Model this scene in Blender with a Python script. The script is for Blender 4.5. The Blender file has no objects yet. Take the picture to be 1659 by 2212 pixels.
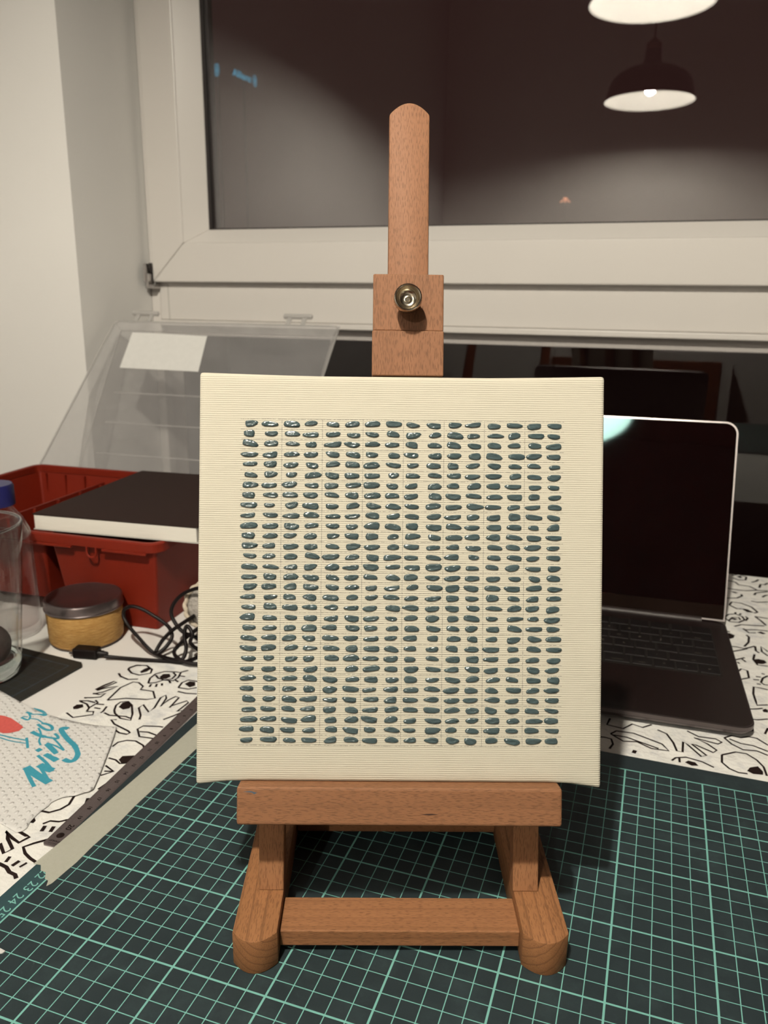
import bpy, bmesh, math, random
from mathutils import Vector, Matrix
random.seed(7)
S = 0.01                      # everything below is written in centimetres
scn = bpy.context.scene
R_ = math.radians

# ------------------------------------------------------------------ camera
F = 1708.7526
PW, PH = 1659.0, 2212.0
RX = Vector((0.945052490, 0.326715924, 0.011510689))
RY = Vector((0.096693734, -0.245713476, -0.964507755))
RZ = Vector((-0.312291711, 0.912623467, -0.263803515))
CAM = Vector((29.588758, -51.334937, 31.612427))
cd = bpy.data.cameras.new('camera')
cam = bpy.data.objects.new('camera', cd)
scn.collection.objects.link(cam)
M = Matrix.Identity(4)
for i in range(3):
    M[i][0] = RX[i]; M[i][1] = -RY[i]; M[i][2] = -RZ[i]; M[i][3] = CAM[i] * S
cam.matrix_world = M
cd.sensor_fit = 'HORIZONTAL'; cd.sensor_width = 36.0; cd.lens = F / PW * 36.0
cd.clip_start = 0.01; cd.clip_end = 200
cd.dof.use_dof = True; cd.dof.focus_distance = 0.392; cd.dof.aperture_fstop = 22.0
scn.camera = cam

# ------------------------------------------------------------------ world, exposure
w = bpy.data.worlds.new('night'); scn.world = w; w.use_nodes = True
w.node_tree.nodes['Background'].inputs[0].default_value = (0.032, 0.0135, 0.0118, 1)   # even reddish glow, added to lift the dark pane and the shadows
w.node_tree.nodes['Background'].inputs[1].default_value = 1.0
scn.view_settings.view_transform = 'Standard'; scn.view_settings.look = 'None'
scn.view_settings.gamma = 1.0; scn.view_settings.exposure = 0.0
scn.view_settings.use_curve_mapping = False
BULB = 3450.0                 # bulb radiance of the two pendant lamps (built further down)
BULB_COL = (1.0, 0.93, 0.79)
scn.cycles.use_denoising = True
scn.cycles.sample_clamp_indirect = 6.0
scn.cycles.max_bounces = 10; scn.cycles.diffuse_bounces = 2; scn.cycles.transparent_max_bounces = 16
scn.cycles.caustics_reflective = False; scn.cycles.caustics_refractive = False

# ------------------------------------------------------------------ helpers
def ray(x, y):
    return RX * ((x - PW / 2) / F) + RY * ((y - PH / 2) / F) + RZ
def gz(x, y, z=0.0):
    d = ray(x, y); return CAM + d * ((z - CAM.z) / d.z)
def gy(x, y, Y):
    d = ray(x, y); return CAM + d * ((Y - CAM.y) / d.y)

class NT:
    def __init__(s, name):
        s.m = bpy.data.materials.new(name); s.m.use_nodes = True
        s.t = s.m.node_tree; s.t.nodes.clear()
        s.out = s.t.nodes.new('ShaderNodeOutputMaterial')
    def n(s, typ, **kw):
        nd = s.t.nodes.new(typ)
        for k, v in kw.items():
            if k.startswith('_'): setattr(nd, k[1:], v)
        return nd
    def l(s, a, b): s.t.links.new(a, b)
    def val(s, sock, v):
        if hasattr(v, 'is_output'): s.l(v, sock)
        else: sock.default_value = v
    def math(s, op, a, b=None, c=None, clamp=False):
        nd = s.t.nodes.new('ShaderNodeMath'); nd.operation = op; nd.use_clamp = clamp
        s.val(nd.inputs[0], a)
        if b is not None: s.val(nd.inputs[1], b)
        if c is not None: s.val(nd.inputs[2], c)
        return nd.outputs[0]
    def mix(s, fac, a, b):
        nd = s.t.nodes.new('ShaderNodeMix'); nd.data_type = 'RGBA'
        s.val(nd.inputs[0], fac); s.val(nd.inputs[6], a); s.val(nd.inputs[7], b)
        return nd.outputs[2]
    def coord(s):
        tc = s.t.nodes.new('ShaderNodeTexCoord')
        v = s.t.nodes.new('ShaderNodeVectorMath'); v.operation = 'SCALE'
        s.l(tc.outputs['Object'], v.inputs[0]); v.inputs['Scale'].default_value = 1 / S   # centimetres
        return v.outputs[0]
    def xyz(s, v):
        nd = s.t.nodes.new('ShaderNodeSeparateXYZ'); s.l(v, nd.inputs[0]); return nd.outputs
    def comb(s, x, y, z):
        nd = s.t.nodes.new('ShaderNodeCombineXYZ')
        for i, k in enumerate((x, y, z)): s.val(nd.inputs[i], k)
        return nd.outputs[0]
    def noise(s, v, scale, detail=3, rough=0.5, dist=0.0):
        nd = s.t.nodes.new('ShaderNodeTexNoise')
        s.l(v, nd.inputs['Vector']); nd.inputs['Scale'].default_value = scale
        nd.inputs['Detail'].default_value = detail; nd.inputs['Roughness'].default_value = rough
        nd.inputs['Distortion'].default_value = dist
        return nd.outputs['Fac']
    def ramp(s, f, stops):
        nd = s.t.nodes.new('ShaderNodeValToRGB'); s.l(f, nd.inputs[0])
        e = nd.color_ramp.elements
        while len(e) < len(stops): e.new(0.5)
        for el, (p, c) in zip(e, stops):
            el.position = p; el.color = (c, c, c, 1) if not hasattr(c, '__len__') else tuple(c) + (1,)
        return nd.outputs[0]
    def bump(s, h, dist, strength=1.0):
        nd = s.t.nodes.new('ShaderNodeBump'); s.l(h, nd.inputs['Height'])
        nd.inputs['Distance'].default_value = dist * S; nd.inputs['Strength'].default_value = strength
        return nd.outputs[0]
    def bsdf(s, col, rough=0.5, metal=0.0, spec=0.5, normal=None, **kw):
        b = s.t.nodes.new('ShaderNodeBsdfPrincipled')
        if hasattr(col, 'is_output'): s.l(col, b.inputs['Base Color'])
        else: b.inputs['Base Color'].default_value = tuple(col) + (1,)
        s.val(b.inputs['Roughness'], rough); b.inputs['Metallic'].default_value = metal
        b.inputs['Specular IOR Level'].default_value = spec
        if normal is not None: s.l(normal, b.inputs['Normal'])
        for k, v in kw.items(): b.inputs[k.replace('_', ' ')].default_value = v
        s.l(b.outputs[0], s.out.inputs[0]); return b

def plain(name, col, rough=0.5, metal=0.0, spec=0.5, mottle=0.06, scale=1.2, bump=0.0, bscale=8, **kw):
    t = NT(name); v = t.coord()
    f = t.noise(v, scale, 4)
    a = tuple(max(0, c * (1 - mottle)) for c in col) + (1,); b = tuple(c * (1 + mottle) for c in col) + (1,)
    c = t.mix(f, a, b)
    nrm = t.bump(t.noise(v, bscale, 3), bump) if bump else None
    t.bsdf(c, rough, metal, spec, nrm, **kw)
    return t.m
def emit(name, col, strength):
    t = NT(name); e = t.n('ShaderNodeEmission'); e.inputs[0].default_value = tuple(col) + (1,); e.inputs[1].default_value = strength
    t.l(e.outputs[0], t.out.inputs[0]); return t.m

def wood(name, axis, base=(0.32, 0.145, 0.066), seed=0.0, pith=(3.0, -4.0), ring=0.55, ringdark=0.25):
    """beech: solid rings round a pith, short dark flecks along the grain"""
    t = NT(name); v = t.coord(); x, y, z = t.xyz(v)
    g, a, b = {'x': (x, y, z), 'y': (y, x, z), 'z': (z, x, y)}[axis]
    gs = t.math('MULTIPLY', g, 0.09)
    p1 = t.comb(t.math('ADD', a, seed), t.math('ADD', b, seed * 1.7), gs)
    f1 = t.noise(p1, 1.1, 4, 0.6)
    wob = t.noise(p1, 0.9, 2)
    da = t.math('ADD', a, pith[0]); db = t.math('ADD', b, pith[1])
    rr = t.math('SQRT', t.math('ADD', t.math('MULTIPLY', da, da), t.math('MULTIPLY', db, db)))
    rr = t.math('ADD', rr, t.math('MULTIPLY', wob, 0.35))
    fr = t.math('FRACT', t.math('DIVIDE', rr, ring))
    rl = t.ramp(fr, [(0.0, 0.0), (0.72, 0.12), (0.93, 1.0), (1.0, 0.0)])
    p2 = t.comb(t.math('MULTIPLY', a, 1.0), t.math('MULTIPLY', b, 1.0), t.math('MULTIPLY', g, 0.115))
    f2 = t.noise(p2, 26, 1, 0.4)
    fleck = t.ramp(f2, [(0.54, 0.0), (0.63, 1.0)])
    f3 = t.noise(p2, 26, 2, 0.5)
    c = t.mix(f1, tuple(k * 0.80 for k in base) + (1,), tuple(min(1, k * 1.22) for k in base) + (1,))
    c = t.mix(t.math('MULTIPLY', rl, ringdark), c, tuple(k * 0.42 for k in base) + (1,))
    c = t.mix(t.math('MULTIPLY', fleck, 0.58), c, tuple(k * 0.42 for k in base) + (1,))
    c = t.mix(t.math('MULTIPLY', f3, 0.22), c, tuple(k * 0.6 for k in base) + (1,))
    h = t.math('SUBTRACT', t.math('MULTIPLY', f3, 0.4), fleck)
    t.bsdf(c, 0.55, 0, 0.18, t.bump(h, 0.005, 0.7))
    return t.m

def link(o, parent=None):
    scn.collection.objects.link(o)
    if parent is not None: o.parent = parent
    return o
def tag(o, label=None, cat=None, group=None, kind=None):
    if label: o['label'] = label
    if cat: o['category'] = cat
    if group: o['group'] = group
    if kind: o['kind'] = kind
    return o
def empty(name, loc=(0, 0, 0), rot=(0, 0, 0), label=None, cat=None, **kw):
    o = bpy.data.objects.new(name, None); o.empty_display_size = 0.02
    o.location = Vector(loc) * S; o.rotation_euler = rot
    return tag(link(o), label, cat, **kw)
def build(name, bm, mat, parent=None, loc=(0, 0, 0), rot=(0, 0, 0), smooth=0, bevel=0.0, bseg=2):
    """the bmesh (in cm) becomes one mesh object"""
    bmesh.ops.recalc_face_normals(bm, faces=bm.faces)
    if bevel:
        es = [e for e in bm.edges if len(e.link_faces) == 2 and e.calc_face_angle(0) > R_(40)]
        bmesh.ops.bevel(bm, geom=es, offset=bevel, segments=bseg, profile=0.5, affect='EDGES', clamp_overlap=True)
    bmesh.ops.scale(bm, vec=(S, S, S), verts=bm.verts)
    me = bpy.data.meshes.new(name); bm.to_mesh(me); bm.free()
    if mat:
        for m in (mat if isinstance(mat, (list, tuple)) else [mat]): me.materials.append(m)
    if smooth:
        me.polygons.foreach_set('use_smooth', [True] * len(me.polygons))
        if smooth < 180: me.set_sharp_from_angle(angle=R_(smooth))
    o = bpy.data.objects.new(name, me)
    o.location = Vector(loc) * S; o.rotation_euler = rot
    return link(o, parent)
def box(bm, x0, x1, y0, y1, z0, z1):
    vs = [bm.verts.new(p) for p in ((x0, y0, z0), (x1, y0, z0), (x1, y1, z0), (x0, y1, z0), (x0, y0, z1), (x1, y0, z1), (x1, y1, z1), (x0, y1, z1))]
    for f in ((0, 3, 2, 1), (4, 5, 6, 7), (0, 1, 5, 4), (1, 2, 6, 5), (2, 3, 7, 6), (3, 0, 4, 7)): bm.faces.new([vs[i] for i in f])
    return vs
def B(*a):
    bm = bmesh.new(); box(bm, *a); return bm
def prism(bm, pts, z0, z1):
    a = [bm.verts.new((p[0], p[1], z0)) for p in pts]; b = [bm.verts.new((p[0], p[1], z1)) for p in pts]
    bm.faces.new(list(reversed(a))); bm.faces.new(b); n = len(pts)
    for i in range(n): bm.faces.new((a[i], a[(i + 1) % n], b[(i + 1) % n], b[i]))
    return a, b
def lathe(bm, prof, n=40, c=(0, 0, 0), ax='z'):
    rings = []
    for r, h in prof:
        ring = []
        if r < 1e-6:
            p = (0, 0, h); ring = [bm.verts.new(p)] * n
        else:
            for i in range(n):
                t = 2 * math.pi * i / n; ring.append(bm.verts.new((r * math.cos(t), r * math.sin(t), h)))
        rings.append(ring)
    for a, b in zip(rings, rings[1:]):
        for i in range(n):
            q = [a[i], a[(i + 1) % n], b[(i + 1) % n], b[i]]; u = []
            for k in q:
                if k not in u: u.append(k)
            if len(u) > 2: bm.faces.new(u)
    vs = set(v for r in rings for v in r)
    for v in vs: v.co = Vector(v.co) + Vector(c)
    return vs
def spline(pts, k=6, closed=False):
    P = [Vector(p) for p in pts]; out = []; n = len(P)
    for i in range(n if closed else n - 1):
        g = (lambda j: P[j % n]) if closed else (lambda j: P[max(0, min(n - 1, j))])
        p0, p1, p2, p3 = g(i - 1), g(i), g(i + 1), g(i + 2)
        for j in range(k):
            t = j / k
            out.append(0.5 * ((2 * p1) + (p2 - p0) * t + (2 * p0 - 5 * p1 + 4 * p2 - p3) * t * t + (3 * p1 - p0 - 3 * p2 + p3) * t ** 3))
    if not closed: out.append(P[-1])
    return out
def tube(bm, pts, r, n=8, closed=False, caps=True):
    P = [Vector(p) for p in pts]; rings = []; up = None; N = len(P)
    for i, p in enumerate(P):
        d = (P[(i + 1) % N] - P[i - 1]) if closed else (P[min(N - 1, i + 1)] - P[max(0, i - 1)])
        d.normalize()
        if up is None:
            up = d.orthogonal().normalized()
        up = (up - d * up.dot(d)).normalized(); s = d.cross(up)
        rr = r[i] if hasattr(r, '__len__') else r
        rings.append([bm.verts.new(p + (up * math.cos(2 * math.pi * k / n) + s * math.sin(2 * math.pi * k / n)) * rr) for k in range(n)])
    for i in range(N if closed else N - 1):
        a, b = rings[i], rings[(i + 1) % N]
        for k in range(n): bm.faces.new((a[k], a[(k + 1) % n], b[(k + 1) % n], b[k]))
    if caps and not closed:
        bm.faces.new(list(reversed(rings[0]))); bm.faces.new(rings[-1])
def ribbon(bm, pts, wd, th=0.0):
    """flat printed stroke lying along pts (z kept), mitred"""
    P = [Vector(p) for p in pts]; n = len(P); L = []; Rr = []
    for i in range(n):
        d = (P[min(n - 1, i + 1)] - P[max(0, i - 1)]); d.z = 0
        if d.length < 1e-9: d = Vector((1, 0, 0))
        d.normalize(); s = Vector((-d.y, d.x, 0))
        ww = (wd[i] if hasattr(wd, '__len__') else wd) * 0.5
        L.append(bm.verts.new(P[i] + s * ww)); Rr.append(bm.verts.new(P[i] - s * ww))
    for i in range(n - 1): bm.faces.new((L[i], Rr[i], Rr[i + 1], L[i + 1]))
def polyfill(bm, pts):
    vs = [bm.verts.new(p) for p in pts]
    f = bm.faces.new(vs)
    if f.normal.z < 0: f.normal_flip()
    return f
def text_mesh(name, s, size, mat, parent, loc, rot=(0, 0, 0), ext=0.0, bold=0.0, align='CENTER'):
    cu = bpy.data.curves.new(name, 'FONT'); cu.body = s; cu.size = size * S; cu.align_x = align; cu.align_y = 'CENTER'
    cu.extrude = ext * S; cu.offset = bold * S; cu.resolution_u = 3
    ob = bpy.data.objects.new('text_source', cu); scn.collection.objects.link(ob)
    dg = bpy.context.evaluated_depsgraph_get(); me = bpy.data.meshes.new_from_object(ob.evaluated_get(dg))
    bpy.data.objects.remove(ob); bpy.data.curves.remove(cu)
    me.name = name; me.materials.clear(); me.materials.append(mat)
    o = bpy.data.objects.new(name, me); o.location = Vector(loc) * S; o.rotation_euler = rot
    return link(o, parent)

# ------------------------------------------------------------------ materials
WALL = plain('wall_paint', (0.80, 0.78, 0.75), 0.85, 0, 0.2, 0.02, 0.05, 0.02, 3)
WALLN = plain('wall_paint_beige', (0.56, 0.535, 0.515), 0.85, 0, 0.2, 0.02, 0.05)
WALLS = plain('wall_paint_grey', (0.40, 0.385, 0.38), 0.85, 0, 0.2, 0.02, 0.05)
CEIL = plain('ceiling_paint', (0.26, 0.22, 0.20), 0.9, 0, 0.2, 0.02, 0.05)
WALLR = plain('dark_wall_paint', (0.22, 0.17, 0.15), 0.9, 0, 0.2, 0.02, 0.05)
PVC = plain('white_pvc', (0.66, 0.625, 0.59), 0.28, 0, 0.5, 0.015, 0.1)
GASKET = plain('black_rubber', (0.02, 0.015, 0.014), 0.6)
STEEL = plain('steel', (0.55, 0.53, 0.52), 0.32, 1.0, 0.5, 0.1, 2)
BLACKP = plain('black_plastic', (0.004, 0.0018, 0.0018), 0.5, 0, 0.2, 0.1, 2)
WHITE_TABLE = plain('white_table_top', (0.80, 0.77, 0.74), 0.5, 0, 0.4, 0.02, 0.2)
INK = plain('black_ink', (0.012, 0.006, 0.005), 0.8, 0, 0.1)
RED = plain('red_plastic', (0.155, 0.0125, 0.0045), 0.5, 0, 0.2, 0.06, 0.5, 0.01, 2)
# parquet floor
t = NT('parquet'); v = t.coord(); x, y, z = t.xyz(v)
bk = t.n('ShaderNodeTexBrick'); t.l(v, bk.inputs['Vector']); bk.inputs['Scale'].default_value = 1.0
bk.inputs['Brick Width'].default_value = 60; bk.inputs['Row Height'].default_value = 9; bk.inputs['Mortar Size'].default_value = 0.15
bk.inputs['Color1'].default_value = (0.15, 0.055, 0.022, 1); bk.inputs['Color2'].default_value = (0.11, 0.04, 0.016, 1); bk.inputs['Mortar'].default_value = (0.05, 0.02, 0.01, 1)
t.bsdf(bk.outputs[0], 0.4, 0, 0.4); FLOOR = t.m
# window glass: clear pane, reflection by angle
def pane(name, r0, tint=(1, 1, 1)):
    t = NT(name); g = t.n('ShaderNodeNewGeometry'); d = t.n('ShaderNodeVectorMath'); d.operation = 'DOT_PRODUCT'
    t.l(g.outputs['Normal'], d.inputs[0]); t.l(g.outputs['Incoming'], d.inputs[1])
    c = t.math('SUBTRACT', 1.0, t.math('ABSOLUTE', d.outputs['Value']))
    f = t.math('ADD', t.math('MULTIPLY', t.math('POWER', c, 5.0), 1 - r0), r0, clamp=True)
    tr = t.n('ShaderNodeBsdfTransparent'); tr.inputs[0].default_value = tuple(tint) + (1,)
    gl = t.n('ShaderNodeBsdfGlossy'); gl.inputs['Roughness'].default_value = 0.0
    mx = t.n('ShaderNodeMixShader'); t.l(f, mx.inputs[0]); t.l(tr.outputs[0], mx.inputs[1]); t.l(gl.outputs[0], mx.inputs[2])
    t.l(mx.outputs[0], t.out.inputs[0]); return t.m
PANE = pane('window_glass', 0.22); PANE_LOW = pane('lower_window_glass', 0.05)
# frosted clear plastic of the organiser lid
def frosted(name, col, amount, rough=0.25):
    t = NT(name)
    tr = t.n('ShaderNodeBsdfTransparent'); df = t.n('ShaderNodeBsdfDiffuse'); df.inputs[0].default_value = tuple(col) + (1,)
    tl = t.n('ShaderNodeBsdfTranslucent'); tl.inputs[0].default_value = tuple(col) + (1,)
    gl = t.n('ShaderNodeBsdfGlossy'); gl.inputs['Roughness'].default_value = rough
    v = t.coord(); n1 = t.noise(v, 0.25, 2)
    m0 = t.n('ShaderNodeMixShader'); m0.inputs[0].default_value = 0.4; t.l(df.outputs[0], m0.inputs[1]); t.l(tl.outputs[0], m0.inputs[2])
    m1 = t.n('ShaderNodeMixShader'); t.l(t.math('MULTIPLY_ADD', n1, amount * 0.5, amount * 0.75), m1.inputs[0]); t.l(tr.outputs[0], m1.inputs[1]); t.l(m0.outputs[0], m1.inputs[2])
    m2 = t.n('ShaderNodeMixShader'); m2.inputs[0].default_value = 0.04; t.l(m1.outputs[0], m2.inputs[1]); t.l(gl.outputs[0], m2.inputs[2])
    t.l(m2.outputs[0], t.out.inputs[0]); return t.m
LID = frosted('clear_plastic', (0.75, 0.73, 0.72), 0.40); LIDP = frosted('clear_plastic_panel', (0.72, 0.70, 0.70), 0.24)
LIDEDGE = frosted('clear_plastic_edge', (0.72, 0.70, 0.68), 0.6)
def glassy(name, col=(1, 1, 1), ior=1.45):
    t = NT(name); g = t.n('ShaderNodeBsdfGlass'); g.inputs['Color'].default_value = tuple(col) + (1,); g.inputs['IOR'].default_value = ior
    g.inputs['Roughness'].default_value = 0.0; t.l(g.outputs[0], t.out.inputs[0]); return t.m
GLASS = glassy('drinking_glass', (0.97, 1.0, 0.99))
THIN = pane('thin_glass', 0.022, (0.97, 0.985, 0.98)); PET = pane('clear_bottle', 0.018, (0.96, 0.95, 0.95))

# ------------------------------------------------------------------ the room
YW, YG = 65.0, 66.6          # face of the window frame, glass
def struct(name, bm, mat, label, cat='structure', **kw):
    o = build(name, bm, mat, None, **kw); return tag(o, label, cat, kind='structure')
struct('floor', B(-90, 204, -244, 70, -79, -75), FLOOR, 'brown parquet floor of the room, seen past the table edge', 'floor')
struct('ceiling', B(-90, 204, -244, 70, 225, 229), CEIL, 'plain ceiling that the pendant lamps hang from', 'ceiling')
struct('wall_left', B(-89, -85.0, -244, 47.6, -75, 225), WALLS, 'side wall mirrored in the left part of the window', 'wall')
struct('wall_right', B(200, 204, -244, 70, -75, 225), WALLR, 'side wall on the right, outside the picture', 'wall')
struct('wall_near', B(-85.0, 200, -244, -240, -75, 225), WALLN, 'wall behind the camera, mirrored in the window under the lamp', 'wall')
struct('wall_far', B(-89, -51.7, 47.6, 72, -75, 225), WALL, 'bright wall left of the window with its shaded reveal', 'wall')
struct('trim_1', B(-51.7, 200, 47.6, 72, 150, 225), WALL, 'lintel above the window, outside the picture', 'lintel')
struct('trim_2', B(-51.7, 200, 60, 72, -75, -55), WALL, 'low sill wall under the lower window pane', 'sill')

win = empty('window_1', (0, YW, 0)); tag(win, 'white plastic window with a dark night pane over a lower pane', 'window', kind='structure')
XL, XR = -51.6, 150.0
def wbox(name, x0, x1, y0, y1, z0, z1, mat=PVC, bevel=0.25, parent=win, **kw):
    return build(name, B(x0, x1, y0, y1, z0, z1), mat, parent, bevel=bevel, **kw)
# outer frame: jamb, transom
wbox('frame_jamb', XL, -50.0, 0.0, 6, -55, 150)
wbox('frame_jamb', XR - 2, XR, 0.0, 6, -55, 150)
tr_ = wbox('frame_transom', -50.0, XR - 2, 0.0, 6, 27.3, 34.2)
wbox('transom_lip', -50.0, XR - 2, -0.55, 1.0, 26.45, 27.3, bevel=0.15)
wbox('frame_sill', -50.0, XR - 2, 0.0, 6, -55, -50)
wbox('frame_head', -50.0, XR - 2, 0.0, 6, 143, 150)
wbox('frame_joint', -48.35, -48.2, -0.03, 0.02, 27.35, 33.0, plain('joint_line', (0.45, 0.43, 0.40), 0.6), bevel=0)
# opening sash: stiles and rails with mitred ends, proud of the frame
def sash_piece(pts, name):
    bm = bmesh.new()
    a = [bm.verts.new((p[0], -1.5, p[1])) for p in pts]; b = [bm.verts.new((p[0], 3.0, p[1])) for p in pts]
    bm.faces.new(a); bm.faces.new(list(reversed(b)))
    for i in range(4): bm.faces.new((a[i], b[i], b[(i + 1) % 4], a[(i + 1) % 4]))
    build(name, bm, PVC, win, bevel=0.2)
ox0, ox1, oz0, oz1 = -50.05, 148.2, 33.35, 145.0
ix0, ix1, iz0, iz1 = -44.0, 142.2, 39.3, 139.0
g = 0.02
sash_piece([(ox0, oz0), (ix0, iz0 + g), (ix0, iz1), (ox0, oz1)], 'sash_stile')
sash_piece([(ox1, oz0), (ix1, iz0 + g), (ix1, iz1), (ox1, oz1)], 'sash_stile')
sash_piece([(ox0 + g, oz0), (ox1 - g, oz0), (ix1 - g, iz0), (ix0 + g, iz0)], 'sash_rail')
sash_piece([(ox0 + g, oz1), (ox1 - g, oz1), (ix1 - g, iz1), (ix0 + g, iz1)], 'sash_rail')
# glazing bead, chamfered towards the glass
gx0, gz0, gx1, gz1 = -40.6, 41.45, 139.0, 136.0
def bead(p0, p1, q0, q1, name):
    bm = bmesh.new(); vs = []
    for (x_, z_, y_) in ((p0[0], p0[1], -1.35), (p1[0], p1[1], -1.35), (q0[0], q0[1], 0.9), (q1[0], q1[1], 0.9)): vs.append(bm.verts.new((x_, y_, z_)))
    back = [bm.verts.new((v_.co.x, 2.2, v_.co.z)) for v_ in vs]
    bm.faces.new(vs); bm.faces.new(list(reversed(back)))
    for i in range(4): bm.faces.new((vs[i], back[i], back[(i + 1) % 4], vs[(i + 1) % 4]))
    build(name, bm, PVC, win, bevel=0.08)
bead((ix0, iz0), (ix0, iz1), (gx0, gz1), (gx0, gz0), 'glazing_bead')
bead((ix1, iz0), (ix1, iz1), (gx1, gz1), (gx1, gz0), 'glazing_bead')
bead((ix0, iz0), (ix1, iz0), (gx1, gz0), (gx0, gz0), 'glazing_bead')
bead((ix0, iz1), (ix1, iz1), (gx1, gz1), (gx0, gz1), 'glazing_bead')
bm = bmesh.new()
box(bm, gx0 - .1, gx0 + .45, 0.95, 1.55, gz0, gz1); box(bm, gx0, gx1, 0.95, 1.55, gz0 - .1, gz0 + .18)
build('gasket', bm, GASKET, win)
bm = bmesh.new()
box(bm, gx0 - .2, gx0 + .75, 1.9, 3.2, gz0, gz1)
build('spacer_bar', bm, plain('spacer', (0.035, 0.02, 0.018), 0.5), win)
wbox('pane', gx0 - .3, gx1 + .3, 1.6, 1.9, gz0 - .3, gz1 + .3, PANE, bevel=0)
# lower pane, set back under the transom
wbox('lower_bead', -50.0, XR - 2, 1.2, 2.6, 24.8, 27.4, plain('grey_bead', (0.42, 0.39, 0.37), 0.5), bevel=0.1)
wbox('lower_pane', -50.0, XR - 2, 2.0, 2.3, -50, 25.5, PANE_LOW, bevel=0)
# bare metal corner hinge
bm = bmesh.new()
box(bm, -51.2, -50.75, -2.3, -0.4, 33.2, 36.2); box(bm, -50.7, -50.2, -2.6, -1.2, 32.6, 34.6); box(bm, -51.2, -49.6, -2.0, -0.2, 32.3, 32.9)
lathe(bm, [(0, 0), (0.33, 0), (0.33, 2.3), (0, 2.3)], 12, (-50.75, -2.5, 33.3))
hg = build('hinge', bm, STEEL, win, bevel=0.04)
build('hinge_slot', B(-50.55, -50.05, -1.62, -1.4, 34.9, 36.3), GASKET, win)

# ------------------------------------------------------------------ night outside the window
struct('ground', B(-30000, 30000, 300, 60000, -720, -700), plain('street_asphalt', (0.03, 0.02, 0.018), .9), 'dark street outside, hidden by the night', 'ground')
BLUE = emit('blue_neon', (0.10, 0.42, 0.62), 1.0)
def on_ray(px, py, dist): return CAM + ray(px, py) * dist
def emblem(bm, c, r):
    N = 20
    for i in range(N):
        a0, a1 = 2 * math.pi * i / N, 2 * math.pi * (i + 1) / N
        q = [bm.verts.new((c + math.cos(a) * rr, math.sin(a) * rr, 0)) for a, rr in ((a0, r), (a1, r), (a1, r * .84), (a0, r * .84))]
        bm.faces.new(q)
    for k, (hh, x_) in enumerate(((0.45, -.38), (0.62, 0.0), (0.45, .38))):
        x0 = c + (x_ - .1) * r
        bm.faces.new([bm.verts.new(p) for p in ((x0, -hh * r, 0), (x0 + .2 * r, -hh * r, 0), (x0 + .2 * r, hh * r, 0), (x0, hh * r, 0))])
def neon(name, p, q, h, label, text, post_h):
    """lit letters on a wall that runs from p to q"""
    d = Vector((q.x - p.x, q.y - p.y, 0)); Lh = d.length; d.normalize()
    yaw_ = math.atan2(d.y, d.x)
    e = empty(name, (p.x, p.y, p.z), (R_(90), 0, yaw_), label, 'sign')
    return e, Lh
far1 = 2400.0
pA = on_ray(468, 151, far1)
sg = empty('street_sign', pA, (R_(90), 0, R_(-10)), 'round blue lit emblem alone, at the left edge of the dark pane', 'sign')
bm = bmesh.new(); emblem(bm, 0, 17); ob = build('emblem', bm, BLUE, sg); ob.scale = (0.62, 1, 1)
build('back_plate', B(-5, 5, -18, 18, -6, -2), plain('sign_plate', (0.02, 0.012, 0.012), 0.8), sg)
build('post', B(-.8, .8, -700 - pA.z, -17, -6, -2), plain('sign_post', (0.02, 0.012, 0.012), 0.8), sg)
pB = on_ray(503, 156, 2500.0); rC = ray(552, 180)
# the same height further along a receding facade
dist2 = (pB.z - 6 - CAM.z) / rC.z
pC = CAM + rC * dist2
dv = Vector((pC.x - pB.x, pC.y - pB.y, 0)); yaw2 = math.atan2(dv.y, dv.x); LW = dv.length
sg2 = empty('street_sign', pB, (R_(90), 0, yaw2), 'blue lit company name running down to the right, upper left of the dark pane', 'sign')
tx = text_mesh('lettering', 'Allianz', 30, BLUE, sg2, (LW * 0.40, 0, 0), ext=0.3)
tx.scale = (LW * 0.80 / (tx.dimensions.x / S), 1, 1)
bm = bmesh.new(); emblem(bm, 0, 17); ob = build('emblem', bm, BLUE, sg2, loc=(LW * 0.97, 0, 0)); ob.scale = (LW * 0.07 / 17 * 1.3, 1, 1)
build('back_plate', B(-2, LW * 1.02, -2, 2, -6, -2), plain('sign_plate', (0.02, 0.012, 0.012), 0.8), sg2)
build('post', B(LW * .5 - .8, LW * .5 + .8, -700 - pB.z, -2, -6, -2), plain('sign_post', (0.02, 0.012, 0.012), 0.8), sg2)
# small orange light far off
pO = on_ray(1221, 432, 2600.0)
ol = empty('street_light', pO, (0, 0, R_(15)), 'tiny orange light far outside, low in the dark pane', 'light')
bm = bmesh.new()
ORANGE = emit('sodium_light', (1.0, 0.40, 0.22), 1.1)
for dx, dz, r in ((-9, -2, 3), (0, 4, 4.5), (9, -2, 3), (-4, 5, 3), (5, 4, 3), (-14, -6, 2.5), (14, -5, 2.5), (0, -4, 3.5)):
    lathe(bm, [(0, -r), (r * .7, -r * .7), (r, 0), (r * .7, r * .7), (0, r)], 8, (dx, 0, dz))
build('lamp_cluster', bm, ORANGE, ol)
build('post', B(-.8, .8, 3, 4, -700 - pO.z, 0), plain('lamp_post', (0.02, 0.012, 0.012), 0.8), ol)

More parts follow.
